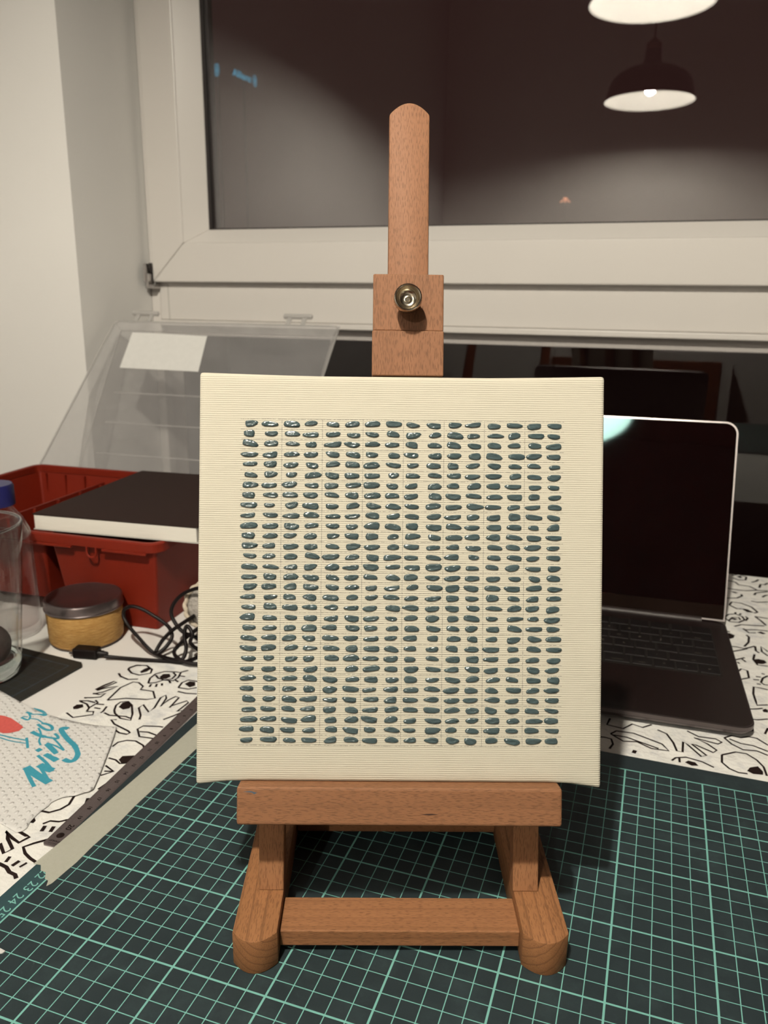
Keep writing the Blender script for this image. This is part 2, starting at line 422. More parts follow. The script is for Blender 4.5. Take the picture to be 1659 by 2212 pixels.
# ------------------------------------------------------------------ pendant lamps (real, behind the camera; mirrored in the pane)
ENAMEL_W = plain('white_enamel', (0.60, 0.585, 0.56), 0.3, 0, 0.5, 0.01)
ENAMEL_B = plain('black_enamel', (0.012, 0.007, 0.006), 0.35)
BRASS = plain('dark_brass', (0.16, 0.08, 0.05), 0.4, 0.8)
def pendant(x_, y_, z_, power, label):
    k_ = 0.908; top_ = (225 - z_) / k_
    p = empty('pendant_lamp', (x_, y_, z_), (0, 0, 0), label, 'lamp', group='black pendant lamps over the table'); p.scale = (k_,) * 3
    glow = emit('bulb_glow', BULB_COL, BULB * power)
    out = [(19.0, 0), (18.4, 2.2), (17.6, 6.0), (16.6, 8.2), (14.6, 10.2), (11.0, 12.2), (6.6, 13.6), (4.2, 14.6), (3.5, 16.5), (3.3, 20.0)]
    bm = bmesh.new(); lathe(bm, out + [(0, 20.0)], 48); build('shade', bm, ENAMEL_B, p, smooth=50)
    bm = bmesh.new(); lathe(bm, [(19.05, -0.05), (18.75, -0.05)] + [(r - .25, h - .1) for r, h in out[1:-1]] + [(0, 19.0)], 48)
    build('shade_lining', bm, ENAMEL_W, p, smooth=50)
    bm = bmesh.new(); lathe(bm, [(19.2, -.3), (19.3, 0), (19.0, .25), (18.7, 0), (19.2, -.3)], 48); build('rim', bm, ENAMEL_W, p, smooth=60)
    bm = bmesh.new(); lathe(bm, [(3.1, 19.9), (3.2, 22.2), (2.4, 23.0), (1.0, 24.4), (0, 24.4)], 20); build('cap', bm, BRASS, p, smooth=40)
    bm = bmesh.new(); lathe(bm, [(0, 2.2), (1.1, 2.5), (1.9, 3.3), (2.2, 4.4), (1.95, 5.5), (1.5, 6.6), (1.3, 8.0), (1.3, 10), (0, 10)], 20); build('bulb', bm, glow, p, smooth=180)
    bm = bmesh.new(); lathe(bm, [(0, 10), (1.6, 10), (1.6, 17), (0, 17)], 16); build('socket', bm, ENAMEL_W, p, smooth=40)
    bm = bmesh.new(); tube(bm, [(0, 0, 24), (0, 0, top_ - 3)], 0.35, 8); build('cord', bm, ENAMEL_B, p, smooth=60)
    bm = bmesh.new(); lathe(bm, [(0, top_ - 3.5), (5, top_ - 2.5), (5.5, top_), (0, top_)], 24); build('ceiling_rose', bm, ENAMEL_B, p, smooth=40)
    return p
pendant(17.6, -78.5, 112.2, 1.0, 'black pendant lamp nearer the window, mirrored large and cropped at the top')
pendant(15.2, -177.6, 107.7, 0.27, 'black pendant lamp mirrored whole in the upper right of the pane')

# ------------------------------------------------------------------ furniture mirrored in the lower pane
RWOOD = wood('reddish_wood', 'z', (0.20, 0.06, 0.025), 3.0)
ch = empty('dining_chair', (-36, -122, -75), (0, 0, R_(12)), 'reddish wooden chair mirrored in the lower pane right of the easel clamp', 'chair')
build('seat', B(-21, 21, -21, 21, 43, 46), RWOOD, ch, bevel=.8)
for sx in (-1, 1):
    bm = bmesh.new(); tube(bm, [(sx * 19, 19, 0), (sx * 18, 18, 43)], [1.6, 2.2], 10); build('leg', bm, RWOOD, ch, smooth=60)
    bm = bmesh.new(); tube(bm, [(sx * 19, -22, 0), (sx * 18, -19, 43), (sx * 17, -22, 70), (sx * 16, -28, 100)], [1.7, 2.3, 2.2, 1.6], 10); build('back_post', bm, RWOOD, ch, smooth=60)
bm = bmesh.new(); box(bm, -17, 17, -29, -26.5, 92, 101); build('top_rail', bm, RWOOD, ch, bevel=.6)
bm = bmesh.new(); box(bm, -17.5, 17.5, -21.5, -19.5, 52, 56); build('lower_rail', bm, RWOOD, ch, bevel=.5)
cb = empty('sideboard', (18, -218, -75), (0, 0, 0), 'pale sideboard with brown doors mirrored dimly in the lower pane', 'cabinet')
CW = plain('pale_carcass', (0.55, 0.52, 0.50), 0.6); CD = wood('brown_doors', 'z', (0.16, 0.05, 0.02), 5.0)
build('body', B(-42, 42, -20, 20, 6, 84), CW, cb, bevel=.4)
for k in range(2):
    d_ = build('door', B(-37 + k * 38, -1 + k * 38, 20.2, 22, 12, 80), CD, cb, bevel=.3)
    bm = bmesh.new(); lathe(bm, [(0, 0), (.6, 0), (.6, 1.2), (1.4, 1.8), (1.2, 2.6), (0, 2.8)], 12); build('knob', bm, BRASS, d_, loc=(-4 + k * 8, 22, 50), rot=(R_(-90), 0, 0), smooth=50)
for sx in (-1, 1):
    for sy in (-1, 1): build('leg', B(sx * 38 - 2, sx * 38 + 2, sy * 16 - 2, sy * 16 + 2, 0, 6), CD, cb)

# ------------------------------------------------------------------ tables
TZ = -0.3
tb = empty('table', (0, 0, -75), (0, 0, 0), 'white table carrying the easel, boxes and laptop', 'table')
build('table_top', B(-47.8, 92, -46, 47.3, 71.2, 74.64), WHITE_TABLE, tb, bevel=.2)
for x_ in (-42, 86):
    for y_ in (-41, 41): build('leg', B(x_ - 2.5, x_ + 2.5, y_ - 2.5, y_ + 2.5, 0, 71.2), WHITE_TABLE, tb, bevel=.2)

# patterned cloth
t = NT('printed_cotton'); v = t.coord()
n1 = t.noise(v, 0.35, 5, 0.6); n2 = t.noise(v, 30, 2)
stain = t.ramp(t.noise(v, 0.55, 4, 0.65), [(0.52, 0.0), (0.68, 1.0)])
c = t.mix(n1, (0.80, 0.78, 0.74, 1), (0.88, 0.86, 0.82, 1)); c = t.mix(t.math('MULTIPLY', stain, 0.5), c, (0.52, 0.53, 0.56, 1))
t.bsdf(c, 0.9, 0, 0.1, t.bump(t.math('ADD', t.math('MULTIPLY', n1, 2.5), t.math('MULTIPLY', n2, 0.05)), 0.35, 0.5)); CLOTH = t.m
bm = bmesh.new()
L_ = [(-12.35, -46), (-12.3, -20), (-12.15, -6.7), (-11.4, 2.1), (-10.6, 8.1), (-10.2, 20), (-9.8, 47.35)]
pts = L_ + [(92.2, 47.35), (92.2, -46)]
prism(bm, pts, TZ - 0.055, TZ)
cloth = tag(build('tablecloth', bm, CLOTH, None), 'white cotton cloth printed with black eyes, hands and lips', 'tablecloth')
bm = bmesh.new(); box(bm, -9.8, 92.2, 47.36, 47.6, -14, TZ); build('overhang', bm, CLOTH, cloth)

WMUL = 1.75
def strokes(data, org, sc, zf, parent, name, mat, wd=2.6, sm=0, dz=0.012):
    bm = bmesh.new()
    for it in data:
        k = it[0]; p2 = it[-1]
        P = [gz(org[0] + a / sc, org[1] + b / sc, zf if not callable(zf) else 0) for a, b in p2]
        if callable(zf):
            P = [gz(org[0] + a / sc, org[1] + b / sc, zf(q.x, q.y)) for (a, b), q in zip(p2, P)]
        for q in P: q.z += dz
        if k == 'f':
            polyfill(bm, P)
        else:
            ww = it[1] if len(it) == 3 else wd
            dep = (P[0] - CAM).dot(RZ)
            if sm and len(P) > 2: P = spline(P, sm)
            ribbon(bm, P, ww / F * dep * WMUL)
    return build(name, bm, mat, parent)
s_, f_ = 's', 'f'
LEFT = [(s_, [(1030,340),(1090,320),(1170,325),(1210,355),(1200,385),(1110,400),(1050,385),(1022,355),(1030,340)]), (f_, [(1115,372),(1150,350),(1190,335),(1205,350),(1170,372),(1125,385)]),
 (s_, [(945,385),(960,410),(1020,435),(1100,432)]), (s_, [(1180,465),(1195,425),(1240,390),(1310,372),(1400,375),(1440,380),(1420,420),(1380,445),(1300,440),(1240,460),(1180,465)]),
 (s_, [(1240,400),(1260,425),(1310,440),(1370,430),(1400,400),(1380,380)]), (f_, [(1270,415),(1300,392),(1350,390),(1360,412),(1320,432),(1280,430)]),
 (s_, [(1190,495),(1205,472)]), (s_, [(1240,495),(1250,470)]), (s_, [(1290,485),(1290,465)]), (s_, [(1345,440),(1358,465)]), (s_, [(1390,435),(1420,455)]), (s_, [(1420,405),(1475,412)]), (s_, [(1440,378),(1500,362)]),
 (s_, [(1420,500),(1450,460),(1500,440),(1568,450),(1640,470)]), (s_, [(1420,500),(1500,512),(1568,500)]), (f_, [(1470,470),(1510,450),(1555,455),(1555,485),(1510,498)]), (s_, [(1415,530),(1480,545),(1568,550)]),
 (s_, [(760,515),(830,480),(910,450),(930,458),(850,490),(775,515)]), (s_, [(770,520),(860,500),(940,490),(890,510),(820,535),(740,550)]), (s_, [(740,545),(790,555),(840,545),(800,575),(740,580),(670,580)]), (s_, [(630,605),(700,605),(760,620)]),
 (s_, [(855,600),(960,500),(1060,455),(1105,460),(1140,490),(1120,515),(1220,530),(1235,585),(1170,595),(1000,585),(855,600)]),
 (f_, [(580,655),(610,635),(660,632),(665,655),(620,670),(585,672)]), (s_, [(640,610),(690,630),(710,660),(690,690)]), (s_, [(710,660),(780,620),(760,600)]), (s_, [(760,630),(830,635)]), (s_, [(750,660),(800,668)]), (s_, [(530,700),(580,738),(740,715),(745,690),(690,690)]),
 (f_, [(945,655),(975,620),(1020,612),(1050,640),(1030,665),(980,675)]), (s_, [(910,680),(925,640),(960,615),(1020,610),(1050,640),(1055,710),(1040,760),(960,745),(915,705),(910,680)]), (s_, [(830,700),(870,720),(1000,730),(1040,745)]), (s_, [(850,650),(820,690),(800,700)]),
 (s_, [(1110,755),(1120,720),(1105,660),(1140,635),(1185,695),(1230,660),(1280,580),(1320,560),(1325,585),(1280,650),(1340,600),(1400,570),(1425,580),(1350,660),(1380,640),(1490,605),(1500,620),(1410,690),(1470,680)]), (s_, [(1300,755),(1380,725),(1440,700)]),
 (s_, [(930,755),(885,755),(910,790),(1020,845),(1035,860),(1010,872),(950,860),(905,830)]), (s_, [(1300,815),(1270,810),(1140,805),(1095,830),(1110,890),(1220,905)]), (s_, [(1110,850),(1180,855),(1260,885)]),
 (s_, [(895,970),(940,935),(1010,920),(1080,925),(1140,960),(1150,985)]), (s_, [(865,1060),(920,1075),(955,1105),(1020,1100)]), (f_, [(945,1075),(975,1045),(1080,1040),(1060,1075),(1020,1100),(970,1108)]),
 (s_, [(840,1120),(905,1168),(800,1200)]), (s_, [(830,1165),(905,1168)]), (s_, [(780,1310),(860,1255),(930,1215)]),
 (s_, 3.6, [(320,1480),(390,1495),(480,1470),(550,1430),(590,1365),(555,1362)]), (s_, 4, [(700,1380),(685,1425)]), (f_, [(235,1575),(275,1535),(285,1560),(265,1580)]), (s_, 3.2, [(340,1585),(400,1562),(470,1568),(540,1552)]),
 (s_, 5, [(330,1645),(360,1600)]), (s_, 5, [(400,1650),(430,1605)]), (s_, 4.4, [(0,1740),(30,1820),(100,1785),(60,1700),(45,1645),(100,1700),(150,1735),(235,1690),(210,1680),(150,1645)]),
 (s_, 4, [(380,1710),(270,1740),(185,1770),(200,1820),(240,1860),(285,1890)]), (s_, 4.5, [(45,1890),(80,1845)]), (s_, 5, [(95,1920),(155,1880)]), (s_, 3.5, [(155,1930),(215,1895)]), (s_, 5, [(-40,1890),(0,1905),(50,1930),(75,1970),(120,1990),(130,2020)])]
RIGHT = [(s_, [(275,1225),(248,1280),(390,1315),(470,1275),(560,1305),(640,1280)]), (s_, [(280,1360),(330,1335),(480,1355),(730,1450),(790,1510),(640,1490),(510,1430),(390,1425),(280,1360)]), (s_, [(300,1370),(420,1390),(560,1440),(700,1490)]),
 (s_, [(100,1380),(225,1390),(285,1405),(300,1450),(270,1490)]), (s_, [(690,1325),(770,1360),(830,1440),(860,1510),(910,1520),(915,1430),(960,1460),(1075,1560),(1120,1550),(990,1450),(1030,1460),(1180,1525),(1210,1505),(1130,1450),(1010,1395),(1220,1450),(1255,1435),(1200,1405),(1050,1385),(950,1335)]),
 (s_, 5, [(480,1530),(495,1505)]), (s_, [(815,1595),(850,1570),(940,1565),(1080,1605),(1185,1655)]), (s_, [(880,1565),(885,1610)]), (f_, [(930,1610),(960,1595),(1020,1610),(1050,1640),(990,1640)]),
 (s_, [(1275,1395),(1340,1375),(1420,1395),(1490,1385),(1560,1400),(1659,1460),(1760,1490)]), (s_, [(1275,1395),(1340,1450),(1440,1500),(1560,1510),(1659,1550)]), (s_, [(1320,1405),(1420,1445),(1530,1465),(1659,1515)]),
 (s_, [(1255,1545),(1375,1520),(1470,1535),(1560,1590),(1620,1650),(1650,1730)]), (s_, [(1255,1545),(1255,1610),(1320,1665),(1400,1700),(1480,1710)]), (f_, [(1475,1685),(1500,1655),(1570,1645),(1615,1690),(1615,1720),(1530,1712)]),
 (f_, [(1515,1315),(1535,1315),(1533,1338),(1513,1338)])]
UPPER = [(f_, [(275,80),(320,75),(345,95),(310,100)]), (s_, [(220,70),(300,60),(390,90),(380,125),(300,125),(230,100)]), (s_, [(150,125),(260,150),(300,180),(430,200),(510,240)]), (s_, [(140,215),(250,235),(380,250),(500,245),(642,250)]), (f_, [(195,255),(250,260),(295,275),(260,280)]), (s_, [(330,290),(340,310),(280,335),(160,335)]),
 (s_, [(190,415),(220,380),(330,395),(450,440),(520,500),(480,510)]), (s_, [(190,415),(280,460),(330,460)]), (f_, [(325,455),(400,465),(480,505),(400,500)]), (s_, [(135,555),(180,525),(260,520),(340,550),(370,590),(300,620),(200,610),(140,570),(135,555)]), (f_, [(205,572),(250,568),(295,580),(250,592)]),
 (s_, [(260,520),(265,500)]), (s_, [(310,530),(325,515)]), (s_, [(380,600),(405,570),(380,550)]), (s_, [(180,600),(230,560),(300,560),(320,590)]), (s_, [(250,665),(330,645),(480,655),(600,660)]), (s_, [(350,690),(380,705),(500,705),(642,720)]), (s_, [(350,690),(420,740),(500,740)]), (f_, [(510,735),(560,725),(620,750),(580,757)]),
 (f_, [(140,740),(200,745),(255,770),(240,800),(180,815)]), (s_, [(140,715),(200,730)]), (s_, [(390,765),(420,790),(415,850),(365,900)]), (s_, [(190,895),(280,905),(370,925),(490,895)]), (s_, [(215,960),(330,940),(400,925)]), (s_, [(490,895),(500,950),(540,975)]), (s_, [(642,1010),(570,960),(560,900),(642,960)]),
 (s_, [(485,990),(470,1050),(520,1115),(642,1130)]), (f_, [(470,1050),(530,1045),(600,1060),(630,1090),(580,1105),(510,1100)]), (s_, [(240,1060),(370,1030)]), (s_, [(330,1040),(385,1080)]), (s_, [(285,1080),(310,1100)]), (s_, [(280,1200),(330,1160),(400,1180),(420,1265),(310,1285)]),
 (s_, [(565,1215),(605,1225)]), (s_, [(500,1250),(560,1258)]), (s_, [(470,1285),(540,1290)]), (s_, [(510,1335),(560,1340)]), (s_, [(642,1240),(580,1270),(560,1320),(600,1345),(642,1350)]), (s_, [(642,1405),(560,1385),(475,1370),(470,1450),(500,1540),(515,1585),(642,1580)]),
 (s_, [(405,1630),(510,1628),(580,1620)]), (f_, [(575,1640),(610,1625),(642,1640),(642,1670),(590,1665)]), (s_, [(440,1745),(520,1755),(642,1745)]), (f_, [(340,1430),(390,1455),(355,1470)]), (f_, [(380,1550),(410,1560),(390,1585)]), (s_, [(642,1850),(605,1920)]),
 (s_, [(450,150),(500,140),(530,120)]), (s_, [(540,215),(555,175),(600,180),(642,160)]), (s_, [(445,370),(520,385),(642,380)]), (s_, [(490,550),(642,575)]), (s_, [(490,550),(560,600),(620,655)]), (s_, [(480,300),(500,275),(642,260)]), (s_, [(575,325),(610,305),(642,300)])]
for dat, og, sc_ in ((LEFT, (0, 1350), 3.687), (RIGHT, (1250, 1250), 4.056), (UPPER, (1540, 1230), 5.395)):
    o = strokes(dat, og, sc_, TZ, cloth, 'printed_drawing', INK, 2.7); o['kind'] = 'stuff'

# ------------------------------------------------------------------ big cutting mat
t = NT('cutting_mat'); v = t.coord(); x, y, z = t.xyz(v)
def gridline(t, c, period, half):
    fr = t.math('FRACT', t.math('ADD', t.math('DIVIDE', c, period), 0.5))
    d = t.math('MULTIPLY', t.math('ABSOLUTE', t.math('SUBTRACT', fr, 0.5)), period)
    return t.math('LESS_THAN', d, half)
wr = t.noise(v, 2.2, 4, 0.7)
thin = t.math('MAXIMUM', gridline(t, x, 1.0, 0.025), gridline(t, y, 1.0, 0.025))
thick = t.math('MAXIMUM', gridline(t, x, 5.0, 0.053), gridline(t, y, 5.0, 0.053))
ln = t.math('MAXIMUM', thin, thick)
ins = t.math('MULTIPLY', t.math('MULTIPLY', t.math('GREATER_THAN', x, -0.05), t.math('LESS_THAN', x, 57.05)), t.math('MULTIPLY', t.math('LESS_THAN', y, 0.05), t.math('GREATER_THAN', y, -42.05)))
ln = t.math('MULTIPLY', ln, ins)
ln = t.math('MULTIPLY', ln, t.ramp(t.noise(v, 5, 3, 0.7), [(0.22, 0.35), (0.36, 1.0)]))
smear = t.ramp(t.noise(v, 0.32, 5, 0.7), [(0.5, 0.0), (0.75, 1.0)])
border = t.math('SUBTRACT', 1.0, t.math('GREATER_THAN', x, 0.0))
base = t.mix(wr, (0.0115, 0.0195, 0.0225, 1), (0.0165, 0.027, 0.031, 1))
base = t.mix(t.math('MULTIPLY', smear, 0.5), base, (0.036, 0.058, 0.062, 1))
glare = t.ramp(t.math('MULTIPLY_ADD', y, -0.1, -1.3), [(0.5, 0.0), (0.95, 1.0)])  # teal glare painted into the left border, growing towards the near end
base = t.mix(t.math('MULTIPLY', t.math('MULTIPLY', border, glare), 0.6), base, (0.028, 0.075, 0.085, 1))
scr = t.ramp(t.noise(t.comb(t.math('MULTIPLY', x, 1.6), y, z), 3.1, 6, 0.8), [(0.705, 0.0), (0.76, 1.0)])
base = t.mix(t.math('MULTIPLY', scr, 0.5), base, (0.22, 0.34, 0.34, 1))
col = t.mix(ln, base, (0.19, 0.45, 0.395, 1))
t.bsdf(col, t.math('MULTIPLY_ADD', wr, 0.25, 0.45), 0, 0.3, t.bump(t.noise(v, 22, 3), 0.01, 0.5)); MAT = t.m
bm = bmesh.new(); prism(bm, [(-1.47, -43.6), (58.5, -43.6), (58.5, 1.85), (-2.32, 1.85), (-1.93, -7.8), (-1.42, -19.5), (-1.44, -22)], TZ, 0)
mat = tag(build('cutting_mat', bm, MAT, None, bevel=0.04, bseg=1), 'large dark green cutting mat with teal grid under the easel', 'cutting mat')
MLINE = plain('mat_print', (0.19, 0.45, 0.395), 0.6)
for n_ in range(1, 30):
    text_mesh('number', str(n_), 0.78, MLINE, mat, (-0.52 + (0.06 if n_ % 2 else 0), -n_ - 0.0, 0.004), (0, 0, R_(-90)))

# ------------------------------------------------------------------ masking tape on the mat edge
t = NT('masking_tape'); v = t.coord()
c = t.mix(t.noise(v, 3, 4, 0.7), (0.50, 0.49, 0.405, 1), (0.60, 0.59, 0.50, 1))
b_ = t.bsdf(c, 0.6, 0, 0.3, t.bump(t.noise(v, 7, 3, .6), 0.03, 0.5)); tp = t.n('ShaderNodeBsdfTransparent'); mx = t.n('ShaderNodeMixShader'); mx.inputs[0].default_value = 0.72
t.l(tp.outputs[0], mx.inputs[1]); t.l(b_.outputs[0], mx.inputs[2]); t.l(mx.outputs[0], t.out.inputs[0]); TAPE = t.m
bm = bmesh.new()
pl = [gz(*p, 0.02) for p in ((72, 1866), (88, 1868), (88, 1880), (99, 1884), (97, 1898), (104, 1902), (100, 1914), (112, 1908), (140, 1884), (166, 1862), (200, 1828), (256, 1778))]
pl = [(p.x, p.y) for p in pl] + [(0.62, -15), (0.68, -10.5), (0.70, -8.2), (0.80, -4), (0.8, 1.2), (-1.3, 1.2), (-1.12, -5), (-1.12, -9), (-1.22, -13.5), (-1.38, -18.4), (-1.44, -19.8)]
prism(bm, pl, 0.006, 0.022)
tag(build('masking_tape', bm, TAPE, None), 'strip of cream masking tape along the mat edge, torn at its near end', 'tape')

# ------------------------------------------------------------------ steel ruler
r0, r1 = gz(96, 1826, TZ + .05), gz(331.7, 1600, TZ + .05); rd = Vector((r1.x - r0.x, r1.y - r0.y, 0)).normalized()
ryaw = math.atan2(rd.y, rd.x) - R_(90)
t = NT('ruler_steel'); v = t.coord(); x, y, z = t.xyz(v)
br = t.noise(t.comb(t.math('MULTIPLY', x, 30), t.math('MULTIPLY', y, 1.0), z), 1.0, 3)
c = t.mix(br, (0.22, 0.18, 0.18, 1), (0.34, 0.29, 0.29, 1))
c = t.mix(t.math('MULTIPLY', t.noise(v, 2.0, 5, .7), 0.5), c, (0.12, 0.09, 0.09, 1))
t.bsdf(c, 0.42, 0.85, 0.5, t.bump(br, 0.004, 0.5)); RST = t.m
RW = 1.12
ru = empty('steel_ruler', (-2.56, -19.75, TZ + 0.01), (0, 0, ryaw), 'narrow dull steel ruler lying along the tape, 20 end nearest', 'ruler')
bm = bmesh.new()
o_ = [(0.12, 0.0), (RW - 0.12, 0.0), (RW, 0.12), (RW, 21.4), (0, 21.4), (0, 0.12)]
prism(bm, o_, 0, 0.09); build('blade', bm, RST, ru)
bm = bmesh.new(); lathe(bm, [(0, 0), (0.24, 0), (0.24, .01), (0, .01)], 20); build('hang_hole', bm, INK, ru, loc=(RW * .5, 0.95, 0.09))
for k in range(21):
    big = k == 0
    yy = 1.75 + k
    if 20 - k < 1: break
    text_mesh('number', str(20 - k), 0.52 if big else 0.34, INK, ru, (RW * 0.55, yy + (0 if big else .0), 0.096), (0, 0, R_(-90)), bold=0.012)
bm = bmesh.new()
for k in range(0, 200):
    L2 = 0.34 if k % 10 == 0 else (0.24 if k % 5 == 0 else 0.16)
    box(bm, RW - L2, RW - .01, 1.5 + k * .1 - .006, 1.5 + k * .1 + .006, 0.088, 0.093)
    box(bm, 0.01, L2 * .7, 1.5 + k * .1 - .006, 1.5 + k * .1 + .006, 0.088, 0.093)
tk = build('graduations', bm, INK, ru); tk['kind'] = 'stuff'
text_mesh('lettering', 'STANLEY', 0.19, INK, ru, (RW * .5, 0.42, 0.096), (0, 0, R_(180)), bold=0.006)
text_mesh('lettering', 'ENGLAND', 0.13, INK, ru, (RW * .5, 0.20, 0.096), (0, 0, R_(180)))

# ------------------------------------------------------------------ small cutting mat at the left
t = NT('small_mat'); v = t.coord(); x, y, z = t.xyz(v)
ln = t.math('MAXIMUM', gridline(t, x, 1.0, 0.03), gridline(t, y, 1.0, 0.03))
fr = t.math('MULTIPLY', t.math('MULTIPLY', t.math('GREATER_THAN', x, -19.03), t.math('LESS_THAN', x, -0.97)), t.math('MULTIPLY', t.math('LESS_THAN', y, -0.97), t.math('GREATER_THAN', y, -13.03)))
edge = t.math('MULTIPLY', fr, t.math('MAXIMUM', t.math('GREATER_THAN', x, -1.04), t.math('MAXIMUM', t.math('LESS_THAN', y, -12.96), t.math('GREATER_THAN', y, -1.04))))
base = t.mix(t.noise(v, 2, 3), (0.012, 0.012, 0.010, 1), (0.020, 0.019, 0.015, 1))
c = t.mix(t.math('MULTIPLY', t.math('MULTIPLY', ln, fr), 0.30), base, (0.035, 0.07, 0.10, 1))
c = t.mix(t.math('MULTIPLY', edge, 0.8), c, (0.045, 0.085, 0.12, 1))
t.bsdf(c, 0.55, 0, 0.35); SMAT = t.m
bm = bmesh.new()
q = [(-20, -14), (-0.5, -14), (0, -13.5), (0, -0.5), (-0.5, 0), (-20, 0)]
prism(bm, q, 0, 0.17)
tag(build('small_cutting_mat', bm, SMAT, None, loc=(-16.0, 0.75, TZ), rot=(0, 0, R_(-4.5))), 'small dark cutting mat under the drinking glass', 'cutting mat')

# ------------------------------------------------------------------ paper towel with winter print
def tow(x_, y_):
    k = min(1.0, max(0.0, (-15.0 - x_) / 2.5))
    return -0.17 + 0.10 * k + 0.05 * math.sin(x_ * 0.45 + y_ * 0.3) + 0.02 * math.sin(y_ * 0.9 - x_ * .5)
tpx = [(-260, 1400), (-100, 1446), (0, 1494), (45, 1518), (85, 1536), (125, 1548), (165, 1558), (205, 1566), (252, 1571), (246, 1592), (232, 1630), (216, 1672), (202, 1704), (192, 1710), (178, 1713), (160, 1719), (146, 1719), (132, 1722), (120, 1727), (110, 1732), (103, 1740), (92, 1747), (82, 1755), (73, 1764), (64, 1774), (58, 1786), (48, 1793), (34, 1796), (20, 1787), (0, 1776), (-100, 1730), (-300, 1660)]
from mathutils.geometry import delaunay_2d_cdt
tq = [gz(a, b, -0.15) for a, b in tpx]; tq = [Vector((p.x, p.y)) for p in tq]; nq = len(tq)
x0_, x1_ = min(p.x for p in tq), max(p.x for p in tq); y0_, y1_ = min(p.y for p in tq), max(p.y for p in tq)
inn = []
def inside(p):
    c = False
    for i in range(nq):
        a, b = tq[i], tq[i - 1]
        if (a.y > p.y) != (b.y > p.y) and p.x < (b.x - a.x) * (p.y - a.y) / (b.y - a.y) + a.x: c = not c
    return c
xx = x0_
while xx < x1_:
    yy = y0_
    while yy < y1_:
        p = Vector((xx, yy))
        if inside(p): inn.append(p)
        yy += .5
    xx += .5
cv_, ce_, cf_, *_r = delaunay_2d_cdt(tq + inn, [(i, (i + 1) % nq) for i in range(nq)], [list(range(nq))], 2, 1e-5)
bm = bmesh.new(); vv_ = [bm.verts.new((p.x, p.y, tow(p.x, p.y))) for p in cv_]
for f in cf_: bm.faces.new([vv_[i] for i in f])
t = NT('embossed_paper'); v = t.coord(); x, y, z = t.xyz(v)
a_ = t.math('ADD', x, t.math('MULTIPLY', y, 0.45)); b2 = t.math('SUBTRACT', y, t.math('MULTIPLY', x, 0.35))
wb = t.math('MULTIPLY', t.noise(v, 0.9, 2), 3.0)
sn = t.math('MULTIPLY', t.math('SINE', t.math('ADD', t.math('MULTIPLY', a_, 8.6), wb)), t.math('SINE', t.math('ADD', t.math('MULTIPLY', b2, 7.4), wb)))
dots = t.ramp(sn, [(0.35, 0.0), (0.85, 1.0)])
t.bsdf((0.70, 0.68, 0.66), 0.95, 0, 0.1, t.bump(t.math('ADD', dots, t.math('MULTIPLY', t.noise(v, 6, 3), 0.5)), 0.06, 0.9)); PAPER = t.m
towel = tag(build('paper_towel', bm, PAPER, None, smooth=180), 'white embossed paper towel printed I heart winter, torn at its near edge', 'paper towel')
if sum(p.normal.z for p in towel.data.polygons) < 0: towel.data.flip_normals()
sol = towel.modifiers.new('thickness', 'SOLIDIFY'); sol.thickness = 0.02 * S; sol.offset = 0
TEAL = plain('teal_print', (0.055, 0.30, 0.40), 0.9, 0, 0.1, 0.15, 5); PINK = plain('red_print', (0.62, 0.115, 0.10), 0.9, 0, 0.1, 0.15, 5)
k6 = 6.144
TW = [('s', 14, [(-60,650),(0,662),(180,705),(350,735)]), ('s', 12, [(-60,690),(0,700),(150,745),(340,775)]), ('s', 20, [(352,700),(362,770),(368,840)]),
 ('s', 30, [(455,1350),(390,1230),(335,1110)]), ('s', 62, [(345,1090),(480,1190),(655,1295)]), ('s', 26, [(655,1290),(590,1180),(515,1065)]), ('s', 60, [(520,1060),(620,1110),(700,1135)]), ('s', 26, [(700,1145),(610,1030),(500,935)]),
 ('s', 50, [(605,915),(690,965),(755,1005)]), ('s', 40, [(492,850),(540,878)]), ('s', 42, [(620,780),(690,850),(755,910)]), ('s', 16, [(620,770),(740,810),(850,870)]), ('s', 16, [(850,868),(780,780),(715,715)]),
 ('s', 34, [(420,620),(510,665),(600,690)]), ('s', 22, [(600,690),(700,705),(770,712),(760,675),(725,645)]), ('s', 15, [(510,570),(545,655),(520,740),(540,800)]),
 ('s', 24, [(500,520),(590,585),(680,600),(690,560),(640,525),(555,508)]), ('s', 24, [(350,360),(430,385),(520,385),(605,405),(560,350),(440,315)]), ('s', 18, [(280,430),(370,465),(400,420),(370,370)]), ('s', 12, [(300,420),(370,425)]), ('s', 12, [(400,445),(500,460),(585,520)]),
 ('s', 40, [(905,580),(840,572),(815,605),(900,720),(985,800),(1035,900),(1000,985),(925,1015),(845,985)])]
strokes([(a[0], a[1] / k6, a[2]) for a in TW], (0, 1480), k6, tow, towel, 'printed_words', TEAL, sm=4, dz=0.02)
strokes([('f', [(-60,420),(0,402),(60,412),(150,442),(250,510),(312,562),(250,612),(120,640),(40,642),(-60,610)])], (0, 1480), k6, tow, towel, 'printed_heart', PINK, dz=0.025)

# ------------------------------------------------------------------ scrap of paper on the mat
bm = bmesh.new(); prism(bm, [(-.55, -.1), (-.2, .22), (.1, .1), (.28, .02), (.2, -.12), (-.1, -.2), (-.4, -.22)], 0, 0.05)
tag(build('paper_scrap', bm, PAPER, None, loc=(1.42, -27.1, 0.0), rot=(0, 0, R_(15))), 'tiny torn scrap of white paper on the cutting mat', 'paper')

